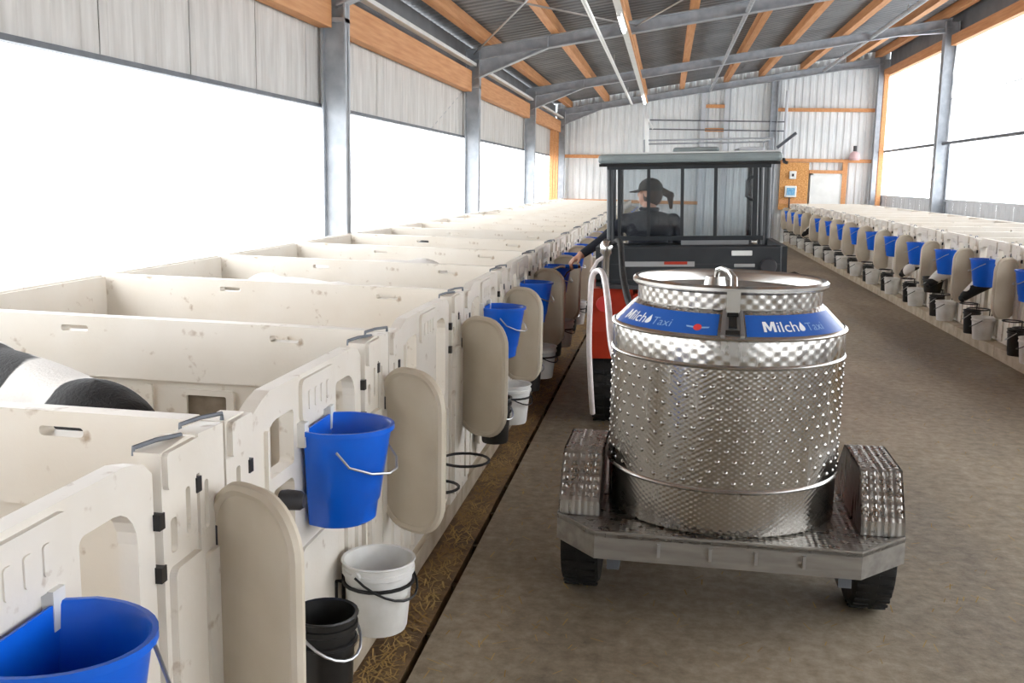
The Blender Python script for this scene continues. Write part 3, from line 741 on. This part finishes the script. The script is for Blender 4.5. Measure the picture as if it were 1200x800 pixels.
MW = [(.2,.0,.85,.13), (-.4,.1,.6,.2), (.55,0,.4,.15)]
for x, y, rz, bl, lab, sd_ in ((-2.3,6.08,150,[(.34,0,.86,.07), (.5,0,.5,.15)],'mostly white calf seen over the divider just past the wire-ring pen',1), (-2.15,7.6,30,[(-.5,0,.7,.15)],'white calf showing low above the divider two pens past the wire-ring pen',5),
        (-2.2,10.6,160,[(-.3,0,.85,.25), (.4,0,.8,.2)],'patched calf showing as a dark streak above the far dividers',7), (-2.25,25.6,150,[(-.3,0,.85,.2), (.35,0,.8,.18)],'patched calf at the far end of the row near the corrugated wall',9)):
    add_calf('down', (x, y, .152), R(rz), bl, False, lab, 1.1, sd_)
BLZ = [(.72,0,.56,.055), (.66,0,.62,.05), (.78,0,.5,.05)]
for bi, off, bl, lab, sd_ in ((2,.065,BLZ+[(.2,.1,.6,.2)],'black calf with white blaze pushing its head out across the aisle',1), (3,.065,[(.72,0,.5,.1), (.6,.08,.5,.1)],'black and white calf with head out beside the green-yellow feed pail',2),
        (4,.065,[(.64,.0,.6,.11), (.75,.05,.45,.08)],'white and black calf head out one pen past the feed pail',3), (11,.065,BLZ,'black calf in the far pen without a blue bucket across the aisle',4)):
    add_calf('out', (RXF+.55, rightB[bi]+off, .152), PI+random.uniform(-.06,.06), bl, True, lab, 1.0, sd_)

# ------------------------------------------------------------------ milk tank trailer
TX, TY = .28, 4.37
tl = thing('milk_tank_trailer', 'stainless milk tank with blue stickers on a two-wheeled metal trailer', 'tank trailer', (TX, TY, 0), R(-1.0))
# bed: deck plus folded apron (top view outline, local)
def fz(u, v, d): return (u, v, d)
deck = [(-.675,-.33),(-.5,-.535),(.525,-.545),(.725,-.33),(.725,.62),(-.675,.62)]
MB().plate(deck, [], fz, .395, .41).build('bed_plate', M['bedplate'], tl)
ap = MB()
dk = deck + [deck[0]]
for i in range(6):
    a, b = Vector((*dk[i], 0)), Vector((*dk[i+1], 0)); d = (b-a).normalized(); n_ = Vector((d.y, -d.x, 0))
    p = [a, b, b-n_*.012, a-n_*.012]
    ap.add([q+Vector((0,0,z)) for z in (.305,.418) for q in p], [(0,1,5,4),(2,3,7,6),(0,4,7,3),(1,2,6,5),(4,5,6,7),(0,3,2,1)])
apo = ap.build('apron', M['apron'], tl)
for u in (-.245,-.045,.13,.31): MB().box(u-.006, u+.006, -.556, -.53, .335, .385).build('slot', M['wire'], apo)
ch = MB(); ch.box(-.45,-.4,-.5,1.2,.25,.395).box(.45,.5,-.5,1.2,.25,.395); ch.box(-.45,.5,-.06,.06,.24,.32)
ch.bar((-.42,.9,.3),(0,2.2,.36),.06,.08).bar((.47,.9,.3),(.03,2.2,.36),.06,.08).box(-.05,.06,2.1,2.6,.32,.4).build('chassis', M['dsteel'], tl)
for s, xc in ((-1,-.585), (1,.635)):
    yw = -.02; r = .275
    tp = MB(); tp.lathe([(.15,-.075),(.25,-.08),(.268,-.065),(.275,-.03),(.275,.03),(.268,.065),(.25,.08),(.15,.075)], 36, (xc, yw, r), 'x')
    for k in range(36):
        a = 2*PI*k/36; cy, cz = yw+.275*math.cos(a), r+.275*math.sin(a)
        Mx = Matrix.Translation((xc, cy, cz)) @ Matrix.Rotation(a, 4, 'X')
        tp.box(-.07,-.01,-.004,.004,-.008,.008, Mx); tp.box(.01,.07,-.004,.004,-.006,.01, Mx)
    wh = tp.build('tyre', M['rubber'], tl, True)
    MB().lathe([(.0,.03*s),(.05,.04*s),(.06,.02*s),(.13,.03*s),(.15,.07*s),(.155,.075*s),(.155,-.075*s),(0,-.075*s)], 24, (xc, yw, r), 'x').build('rim', M['wire'], wh, True)
    # angular mudguard
    prof = [(-.33,.412),(-.325,.47),(-.2,.65),(.19,.65),(.36,.5),(.37,.412)]
    w0, w1 = xc-.085, xc+.085
    mg = MB()
    pin = [(-.316,.412),(-.311,.466),(-.194,.636),(.183,.636),(.347,.495),(.356,.412)]
    fx_ = lambda u, v, d: (d, u, v)
    mg.plate(prof+pin[::-1], [], fx_, w0, w1)
    mg.plate(prof, [], fx_, w0 if s < 0 else w1-.006, w0+.006 if s < 0 else w1)
    mg.plate(prof, [], fx_, w1-.006 if s < 0 else w0, w1 if s < 0 else w0+.006)
    mgo = mg.build('mudguard', M['bedplate'], tl)
    dm = MB()
    for (a, b) in ((prof[1], prof[2]), (prof[2], prof[3])):
        A = Vector((0,)+a); B = Vector((0,)+b); L = (B-A).length; d = (B-A)/L; nr = Vector((0,-d.z,d.y)); nr = nr if nr.z > 0 else -nr
        k = .03
        while k < L-.01:
            for q in range(5):
                c = A+d*k+Vector((w0+.02+q*.0325,0,0)); u = Vector((1,0,0))*.011; v = d*.011
                dm.add([c-u-v, c+u-v, c+u+v, c-u+v, c+nr*.005-u*.5-v*.5, c+nr*.005+u*.5-v*.5, c+nr*.005+u*.5+v*.5, c+nr*.005-u*.5+v*.5], [(0,1,5,4),(1,2,6,5),(2,3,7,6),(3,0,4,7),(4,5,6,7)])
            k += .034
    tag(dm.build('tread_bumps', M['bedplate'], mgo), kind='stuff')
# tank shell
TR = .487
MB().lathe([(0,.411),(TR-.01,.411),(TR-.002,.42),(TR-.002,.60)], 96).build('tank_skirt', M['tank'], tl, True)
MB().lathe([(TR,.60),(TR,1.095)], 96).build('tank_body', M['tank'], tl, True)
tb2 = MB().lathe([(TR+.001,1.095),(TR+.001,1.195),(TR-.004,1.21)], 96).build('tank_collar', M['tank2'], tl, True)
for z in (.6,1.095,1.205):
    MB().lathe([(TR-.004,z-.012),(TR+.005,z-.006),(TR+.008,z),(TR+.005,z+.006),(TR-.004,z+.012)], 96).build('weld_band', M['chrome'], tl, True)
cone = [(TR-.003,1.208),(.395,1.298)]
MB().lathe(cone, 96).build('tank_shoulder', M['tank'], tl, True)
MB().lathe([(.395,1.296),(.385,1.305),(.385,1.372)], 96).build('tank_neck', M['tank2'], tl, True)
MB().lathe([(.383,1.366),(.397,1.368),(.409,1.38),(.409,1.392),(.399,1.402),(.386,1.398),(.378,1.385),(.376,1.30),(.36,1.295)], 96).build('tank_rim', M['chrome'], tl, True)
lid = MB().lathe([(.377,1.352),(.34,1.35),(.2,1.358),(0,1.362)], 64).build('lid', M['lid'], tl, True)
# dimples in staggered rows
dmp = MB(); rows = 11; nc = 46
for r_ in range(rows):
    z = .632+r_*.0425
    for k in range(nc):
        a = 2*PI*(k+.5*(r_ % 2))/nc; c = Vector((math.cos(a), math.sin(a), 0)); tg = Vector((-math.sin(a), math.cos(a), 0)); base = c*(TR-.001)+Vector((0,0,z))
        vs = [base+c*.0065]; n = 8
        for rr, hh in ((.006,.005), (.011,0)):
            for j in range(n): b = 2*PI*j/n; vs.append(base+c*hh+tg*rr*math.cos(b)+Vector((0,0,rr*math.sin(b))))
        fs = [(0,1+j,1+(j+1) % n) for j in range(n)]+[(1+j,1+n+j,1+n+(j+1) % n,1+(j+1) % n) for j in range(n)]
        dmp.add(vs, fs)
tag(dmp.build('dimples', M['tank'], tl, True), kind='stuff')
# stickers on the shoulder: theta measured from -Y towards +X
cl = math.hypot(cone[0][0]-cone[1][0], cone[1][1]-cone[0][1])
def onc(th, t, off):     # t 0..1 up the cone
    r = cone[0][0]+(cone[1][0]-cone[0][0])*t; z = cone[0][1]+(cone[1][1]-cone[0][1])*t
    nr, nz2 = (cone[1][1]-cone[0][1])/cl, (cone[0][0]-cone[1][0])/cl
    r += nr*off; z += nz2*off
    return (r*math.sin(th), -r*math.cos(th), z)
def sticker(t0, t1):
    mb = MB(); n = 24; vs = []; fs = []
    for i in range(n+1):
        th = R(t0+(t1-t0)*i/n); vs += [onc(th, .06, .002), onc(th, .9, .002)]
    for i in range(n): fs.append((2*i, 2*i+2, 2*i+3, 2*i+1))
    mb.add(vs, fs); return mb.build('sticker', M['sticker'], tl)
s1 = sticker(-76, -7); s2 = sticker(6.5, 73)
def text_on(txt, th0, t0, size, m, parent, bold=0.0, shear=0):
    cu = bpy.data.curves.new('txt', 'FONT'); cu.body = txt; cu.size = size; cu.offset = bold; cu.shear = shear
    o = bpy.data.objects.new('txt', cu); C.objects.link(o); dg = bpy.context.evaluated_depsgraph_get(); dg.update()
    me = bpy.data.meshes.new_from_object(o.evaluated_get(dg)); bpy.data.objects.remove(o)
    bm = bmesh.new(); bm.from_mesh(me); bmesh.ops.remove_doubles(bm, verts=bm.verts, dist=1e-6); bmesh.ops.triangulate(bm, faces=bm.faces, ngon_method='EAR_CLIP'); bm.to_mesh(me); bm.free()
    rm = .44; mxx = 0
    for v in me.vertices:
        mxx = max(mxx, v.co.x); v.co = onc(R(th0)+v.co.x/rm, t0+v.co.y/cl, .0035)
    me.materials.clear(); me.materials.append(m); q = bpy.data.objects.new('lettering', me); C.objects.link(q); q.parent = parent
    return th0+math.degrees(mxx/rm)
def shape_on(pts, th0, t0, m, parent, name):
    mb = MB(); tri = tessellate_polygon([[Vector((u, v, 0)) for u, v in pts]])
    mb.add([onc(R(th0)+u/.44, t0+v/cl, .0036) for u, v in pts], [tuple(t) for t in tri]); return mb.build(name, m, parent)
MGL = [(0,0),(0,.049),(.014,.049),(.025,.022),(.036,.049),(.05,.049),(.05,0),(.039,0),(.039,.03),(.0285,.005),(.0215,.005),(.011,.03),(.011,0)]
drop = [(0,.004),(.006,0),(.014,.001),(.02,.007),(.021,.015),(.017,.026),(.012,.038),(.007,.028),(.001,.016)]
for th0, par in ((-68, s1), (15, s2)):
    shape_on(MGL, th0, .26, M['ink'], par, 'lettering')
    e = text_on('ilch', th0+7.0, .26, .07, M['ink'], par, .0002, .0)
    shape_on([(u*1.3, v*1.2) for u, v in drop], e+.8, .26, M['ink'], par, 'drop_emblem')
    text_on('Taxi', e+5.2, .26, .056, M['ink2'], par, -.0004, .05)
th = -17
shape_on([(.016*math.cos(2*PI*i/16), .016*math.sin(2*PI*i/16)) for i in range(16)], th, .34, M['redink'], s1, 'emblem_disc')
for s in (-1, 1): shape_on([(s*.016,-.004),(s*.042,-.001),(s*.046,.006),(s*.016,.004)], th, .34, M['ink2'], s1, 'emblem_wing')
# latch and lid handle
lt = MB(); P_ = lambda th, t, off: Vector(onc(R(th), t, off))
def tbox(th, t0, t1, wdt, d0, d1, mb):
    a = wdt/2/.44
    vs = [onc(R(th)+s*a, t, d) for t in (t0, t1) for d in (d0, d1) for s in (-1, 1)]
    mb.add(vs, [(0,1,3,2),(4,6,7,5),(0,4,5,1),(2,3,7,6),(0,2,6,4),(1,5,7,3)])
tbox(0, .0, 1.0, .085, .001, .006, lt); tbox(-2.6*1.7, .02, .98, .014, .006, .02, lt); tbox(2.6*1.7, .02, .98, .014, .006, .02, lt)
lto = lt.build('latch_plate', M['wire'], tl)
l2 = MB(); tbox(0, .1, .25, .05, .006, .012, l2); tbox(0, .8, .95, .045, .006, .012, l2); tbox(0, .35, .75, .03, .006, .016, l2); l2.build('latch_hook', M['black_pl'], lto)
MB().box(-.026,.026,-.415,-.388,1.3,1.385).build('latch_strap', M['chrome'], tl)
MB().tube([(.0,-.4,1.385),(.0,-.36,1.43),(-.01,-.2,1.44),(-.035,-.05,1.44),(-.05,.0,1.43),(-.06,.03,1.37)], [.014,.013,.011,.011,.012,.012], 8).build('lid_handle', M['chrome'], tl, True)
MB().lathe([(0,1.362),(.05,1.362),(.04,1.40),(0,1.405)], 16, (-.06,.02,0)).build('lid_knob', M['chrome'], tl, True)

# ------------------------------------------------------------------ utility vehicle with cab
ve = thing('utility_vehicle', 'small red farm vehicle with charcoal glazed cab towing the tank', 'vehicle', (.22, 8.2, 0), 0, None, R(-1.8))
def wheel(xc, yc, r, wd, s):
    mb = MB(); h = wd/2
    mb.lathe([(r*.55,-h*.9),(r*.85,-h),(r*.95,-h*.85),(r,-h*.5),(r,h*.5),(r*.95,h*.85),(r*.85,h),(r*.55,h*.9)], 32, (xc, yc, r), 'x')
    for k in range(22):
        a = 2*PI*k/22; Mx = Matrix.Translation((xc, yc+r*math.cos(a), r+r*math.sin(a))) @ Matrix.Rotation(a, 4, 'X')
        mb.box(-h*.85, -.01, -.005, .008, -.016, .016, Mx); mb.box(.01, h*.85, -.005, .008, .0, .03, Mx)
    t = mb.build('tyre', M['rubber'], ve, True)
    MB().lathe([(0,h*.5*s),(r*.3,h*.55*s),(r*.35,h*.2*s),(r*.5,h*.3*s),(r*.57,h*.85*s),(r*.57,-h*.85*s),(0,-h*.85*s)], 24, (xc, yc, r), 'x').build('rim', M['dgrey'], t, True)
for xc, s in ((-.6,-1), (.6,1)):
    wheel(xc, -.62, .34, .24, s); wheel(xc, 1.55, .32, .22, s)
MB().rbox(-.45,.45,-1.0,2.2,.3,.5,.02).build('chassis', M['cab'], ve)
MB().rbox(-.66,.66,.0,2.25,.45,.95,.05).build('body', M['red'], ve)
MB().rbox(-.6,.6,1.4,2.3,.9,1.2,.08).build('bonnet', M['red'], ve)
for s in (-1, 1):
    prof = [(-1.05,.55),(-1.08,.75),(-.98,1.05),(-.05,1.05),(0,.5),(-.2,.5),(-.26,.78),(-.95,.78),(-.98,.55)]
    MB().plate(prof, [], lambda u, v, d: (d, u, v), s*.72 if s < 0 else .4, -.4 if s < 0 else .72).build('rear_fender', M['red'], ve)
MB().rbox(-.4,.4,-1.06,-.95,.55,1.02,.02).build('rear_panel', M['red'], ve)
# cargo box and tailgate
cbx = MB(); cbx.box(-.66,.66,-1.05,.0,1.07,1.12).box(-.66,-.62,-1.05,.0,1.1,1.35).box(.62,.66,-1.05,.0,1.1,1.35).box(-.66,.66,-.04,.0,1.1,1.3)
cbx.build('cargo_box', M['cab'], ve)
tg_ = MB().rbox(-.62,.62,-1.09,-1.05,1.08,1.36,.012).build('tailgate', M['cab'], ve)
MB().box(-.46,.03,-1.098,-1.09,1.215,1.25).build('reflective_strip', M['wire'], tg_); MB().box(-.18,-.02,-1.1,-1.098,1.23,1.25).build('orange_strip', M['red'], tg_)
MB().rbox(.28,.42,-1.1,-1.09,1.29,1.325,.004).build('white_label', M['whitep'], tg_); MB().rbox(.3,.44,-1.098,-1.09,1.21,1.235,.004).build('grey_label', M['wire'], tg_)
for z in (1.12, 1.23, 1.345): MB().box(-.61,.61,-1.094,-1.088,z-.004,z+.004).build('crease', M['dgrey'], tg_)
MB().lathe([(0,0),(.05,0),(.055,.01),(.055,.05),(0,.055)], 18, (.53,-1.14,1.22), 'y').build('rear_lamp', M['dgrey'], ve, True)
MB().lathe([(0,0),(.05,0),(.055,.01),(.055,.05),(0,.055)], 18, (-.6,-1.12,.95), 'y').build('rear_lamp', M['redink'], ve, True)
MB().tube([(.66,-.95,1.1),(.72,-.98,1.12),(.76,-1.0,1.1)], .05, 10).build('exhaust', M['rubber'], ve, True)
# cab frame
CY0, CY1 = .0, 1.45
for sx in (-1, 1):
    MB().tube([(sx*.61, CY0, 1.1), (sx*.615, CY0, 1.95)], .03, 10).build('rear_post', M['cab'], ve, True)
    MB().tube([(sx*.61, CY1+.25, 1.15), (sx*.6, CY1, 1.93)], .03, 10).build('front_post', M['cab'], ve, True)
    MB().tube([(sx*.62, CY0+.62, .95), (sx*.62, CY0+.62, 1.94)], .022, 8).build('side_post', M['cab'], ve, True)
MB().box(-.555,-.53,-.015,.02,1.33,1.95).build('window_post', M['cab'], ve); MB().box(.5,.54,-.015,.02,1.33,1.95).build('window_post', M['cab'], ve)
for xm in (-.31, -.045, .215): MB().box(xm-.013, xm+.013, -.015, .015, 1.36, 1.93).build('mullion', M['cab'], ve)
MB().box(-.6,.6,-.02,.02,1.335,1.37).build('sill', M['cab'], ve); MB().box(-.6,.6,-.02,.02,1.28,1.3).build('lower_sill', M['cab'], ve); MB().box(-.05,.48,-.012,.012,1.3,1.335).build('sill_strip', M['wire'], ve)
MB().box(-.64,.64,-.03,.03,1.9,1.95).build('header', M['cab'], ve); MB().box(-.62,.62,-.02,.0,1.08,1.29).build('cab_rear_wall', M['cab'], ve)
xs = [-.53, -.31, -.045, .215, .5]
for i in range(4): MB().box(xs[i], xs[i+1], -.003, .003, 1.36, 1.92).build('rear_pane', M['glass'], ve)
MB().box(-.57,.57,CY1+.03,CY1+.04,1.2,1.92).build('windscreen', M['glass'], ve)
MB().tube([(.5,-.03,1.83),(.455,-.06,1.8),(.45,-.06,1.68),(.5,-.03,1.65)], .013, 8).build('grab_handle', M['cab'], ve, True)
ro = MB().rbox(-.71,.72,-.1,1.6,1.945,2.02,.03).build('roof', M['cabroof'], ve)
MB().rbox(-.69,.7,-.06,1.55,2.018,2.032,.006).build('roof_skin', M['whitep'], ro)
MB().rbox(-.12,.25,.2,.9,2.03,2.075,.02).build('roof_hatch', M['cabroof'], ro); MB().rbox(.4,.62,.3,.8,2.03,2.07,.02).build('roof_hatch', M['gpanel'], ro)
MB().box(-.7,.7,-.085,-.02,1.925,1.947).build('roof_gasket', M['rubber'], ro)
rk = MB()
for xx in (-.35, .66): rk.tube([(xx,.1,2.03),(xx,.1,2.13)], .007, 6); rk.tube([(xx,.9,2.03),(xx,.9,2.13)], .007, 6); rk.tube([(xx,.1,2.13),(xx,.9,2.13)], .007, 6)
for yy in (.1,.9): rk.tube([(-.35,yy,2.13),(.66,yy,2.13)], .007, 6)
rk.build('roof_rack', M['steel'], ro, True)
MB().tube([(-.33,.1,2.03),(-.33,.1,2.3)], .016, 8).tube([(-.33,.1,2.3),(-.28,.1,2.22)], .008, 6).build('aerial', M['whitep'], ro, True)
MB().tube([(.68,.0,2.05),(.78,-.02,2.13),(.82,-.02,2.16)], .012, 6).build('mirror_arm', M['dsteel'], ro, True)
# interior: seat, steering wheel
MB().rbox(-.55,.55,.28,.75,.95,1.05,.03).build('seat_cushion', M['cab'], ve); MB().rbox(-.55,.55,.16,.28,1.0,1.3,.03).build('seat_back', M['cab'], ve)
MB().lathe([(.16+.015*math.cos(a), .015*math.sin(a)) for a in [2*PI*i/8 for i in range(9)]], 20, (-.32,1.05,1.22)).build('steering_wheel', M['rubber'], ve, True)
MB().box(-.6,.6,1.2,1.5,.95,1.2).build('dashboard', M['cab'], ve)

# ------------------------------------------------------------------ driver
pe = thing('person', 'driver in dark jacket and cap reaching an arm out of the cab', 'person', (-.14, 8.62, 1.02))
b = MB()   # local: facing +y, pelvis at origin
ell(b, (0,0,.06), .18,.14,.13); ell(b, (0,-.01,.24), .17,.115,.2); ell(b, (0,-.02,.38), .2,.12,.16); ell(b, (0,-.02,.46), .21,.09,.075)
limb(b, [(0,-.01,.48),(0,.0,.58)], [.065,.058])
for s in (-1, 1):
    limb(b, [(s*.1,.02,.04),(s*.14,.4,.07)], [.09,.068]); limb(b, [(s*.14,.4,.07),(s*.14,.47,-.32)], [.066,.045]); limb(b, [(s*.14,.46,-.36),(s*.14,.6,-.4)], [.045,.035])
# right arm on the steering wheel, left arm stretched out to the bucket
limb(b, [(.2,-.02,.45),(.26,.14,.24),(.06,.36,.24)], [.068,.052,.038])
limb(b, [(-.19,-.02,.44),(-.36,-.06,.29),(-.36,-.06,.29),(-.55,-.16,.155)], [.068,.054,.05,.036])
H = Vector((-.55,-.16,.155)); dd = Vector((-.19,-.1,-.135)).normalized(); sd = dd.cross(Vector((0,0,1))).normalized(); un = sd.cross(dd)
def hand(b, H, dd, sd, un, th):
    M3 = Matrix((sd, dd, un)).transposed()
    ell(b, H+dd*.05, .042,.058,.02, M3, 8)
    for k, L in enumerate((.068,.078,.074,.056)):
        o_ = H+dd*.09+sd*(-.031+.021*k)
        limb(b, [o_, o_+dd*L*.5-un*.012, o_+dd*L*.72-un*.04, o_+dd*L*.6-un*.062], [.0105,.0098,.009,.008], 8)
    limb(b, [H+dd*.02+sd*th*.03, H+dd*.055+sd*th*.062-un*.012, H+dd*.09+sd*th*.055-un*.03], [.014,.012,.009], 8)
hand(b, H, dd, sd, un, -1)
H2 = Vector((.06,.36,.24)); d2 = Vector((-.75,.5,.1)).normalized(); s2_ = d2.cross(Vector((0,0,1))).normalized(); hand(b, H2, d2, s2_, s2_.cross(d2), 1)
# head turned towards the bucket (looking left)
hc = Vector((0,.02,.68)); hy = R(65); Rh = Matrix.Rotation(hy, 3, 'Z')
ell(b, hc, .077,.095,.115, Rh); ell(b, hc+Rh @ Vector((0,.03,-.06)), .058,.068,.06, Rh)
ell(b, hc+Rh @ Vector((0,.1,-.018)), .014,.022,.022, Rh, 6); ell(b, hc+Rh @ Vector((0,.09,-.062)), .025,.012,.01, Rh, 6)
for s in (-1, 1):
    ell(b, hc+Rh @ Vector((s*.078,-.005,-.01)), .012,.02,.032, Rh, 6)
body = organic('body', b, .0085, [M['navy'], M['skin'], M['trouser']], pe, 4)
for p in body.data.polygons:
    c = p.center
    if c.z > .555 or (c-H).dot(dd) > -.005 and c.x < -.5 or (c-H2).dot(d2) > 0 and c.x < .12 and c.y > .3 and c.z > .15: p.material_index = 1
    elif c.z < .1 or (c.y > .2 and c.z < .17): p.material_index = 2
for s in (-1, 1):
    e_ = MB(); ell(e_, hc+Rh @ Vector((s*.03,.085,.008)), .011,.009,.009, Rh, 6); e_.build('eye', M['black_pl'], pe, True)
hr = MB(); ell(hr, hc+Rh @ Vector((0,-.022,-.012)), .087,.09,.105, Rh); hro = hr
limb(hro, [hc+Rh @ Vector((.03,-.09,.02)), hc+Rh @ Vector((.06,-.16,-.02)), hc+Rh @ Vector((.06,-.17,-.12))], [.03,.034,.014])
hro.build('hair', M['hair'], pe, True)
cpm = MB(); vs = []
for i in range(7):
    a = PI/2*i/6
    pass
cpm.lathe([(.101*math.sin(a), .09*math.cos(a)) for a in [PI/2*i/8 for i in range(9)]]+[(.102,-.02)], 24)
cpm.v = [tuple(hc + Rh @ (Vector((v[0]*.92, v[1]*1.05-.005, v[2]+.035)))) for v in cpm.v]
cpo = cpm.build('cap', M['cap'], pe, True)
br = MB(); vs = []; fs = []
for i in range(11):
    a = R(-62)+R(124)*i/10
    for rr, zz in ((.094,.02), (.175,-.002)):
        k = rr if rr < .1 else .1+.075*math.cos(a*.9)
        for dz in (0, .006): vs.append(hc + Rh @ Vector((k*math.sin(a)*.95, k*math.cos(a)*1.05, zz+dz)))
for i in range(10):
    a = i*4; fs += [(a,a+4,a+6,a+2),(a+1,a+3,a+7,a+5),(a+2,a+6,a+7,a+3),(a,a+1,a+5,a+4)]
br.add(vs, fs); br.build('brim', M['cap'], cpo, True)
cl_ = MB(); cl_.tube([Vector((.07*math.cos(a), -.01+.065*math.sin(a), .545)) for a in [2*PI*i/16 for i in range(16)]], .016, 8, closed=True); cl_.build('collar', M['navy'], pe, True)

# milk gun in the hand, with its hoses
hw = Vector(pe.location)+H+dd*.13-un*.035
ng = thing('milk_gun', 'metal milk dispensing gun with blue grip held in the driver hand', 'dispenser gun', hw)
MB().tube([(.07,.05,.0),(0,0,.0),(-.09,-.03,.0),(-.16,-.04,-.03),(-.18,-.045,-.09)], [.014,.014,.012,.012,.013], 10).build('pipe', M['chrome'], ng, True)
MB().tube([(.05,.035,0),(-.05,-.018,0)], .019, 10).build('grip', M['blue'], ng, True); MB().tube([(.02,.0,-.015),(-.03,-.02,-.05),(-.05,-.03,-.09)], .006, 6).build('trigger', M['black_pl'], ng, True)
def hose(name, label, pts, r, m, loc):
    # Catmull-Rom through pts
    P = [Vector(p) for p in pts]; P = [P[0]*2-P[1]]+P+[P[-1]*2-P[-2]]; out = []
    for i in range(1, len(P)-2):
        for k in range(8):
            t = k/8; out.append(.5*((2*P[i])+(P[i+1]-P[i-1])*t+(2*P[i-1]-5*P[i]+4*P[i+1]-P[i+2])*t*t+(-P[i-1]+3*P[i]-3*P[i+1]+P[i+2])*t**3))
    out.append(P[-2]); return tag(MB().tube(out, r, 10).build(name, m, None, True), label, 'hose')
hose('white_hose', 'white milk hose looping up from the tank side beside the vehicle', [(-.2,4.45,1.02),(-.235,4.75,1.06),(-.3,5.5,1.17),(-.36,6.1,1.23),(-.41,6.35,1.235),(-.45,6.4,1.18),(-.455,6.38,1.0),(-.45,6.33,.75),(-.43,6.3,.5),(-.42,6.4,.3)], .018, M['hosew'], None)
hose('black_hose', 'black hose running from the cargo box to the tank neck', [(-.36,7.12,1.36),(-.3,6.9,1.38),(-.25,6.3,1.22),(-.17,5.6,1.1),(-.08,4.95,1.22),(-.04,4.66,1.325)], .02, M['rubber'], None)
vl = thing('hose_valve', 'bright metal valve with white cap standing at the cargo box corner', 'valve', (-.4, 7.05, 1.08))
MB().lathe([(0,0),(.03,0),(.03,.2),(.045,.22),(.045,.27),(.03,.3),(0,.31)], 14).build('valve_body', M['chrome'], vl, True)
MB().tube([(0,0,.2),(-.06,-.02,.16),(-.1,-.03,.08)], .014, 8).build('spout', M['hosew'], vl, True); MB().tube([(-.01,0,.27),(.08,-.02,.3)], .009, 6).build('lever', M['dgrey'], vl, True)
MB().box(-.03,.3,-.03,.2,-.03,0).build('mounting_plate', M['dgrey'], vl)
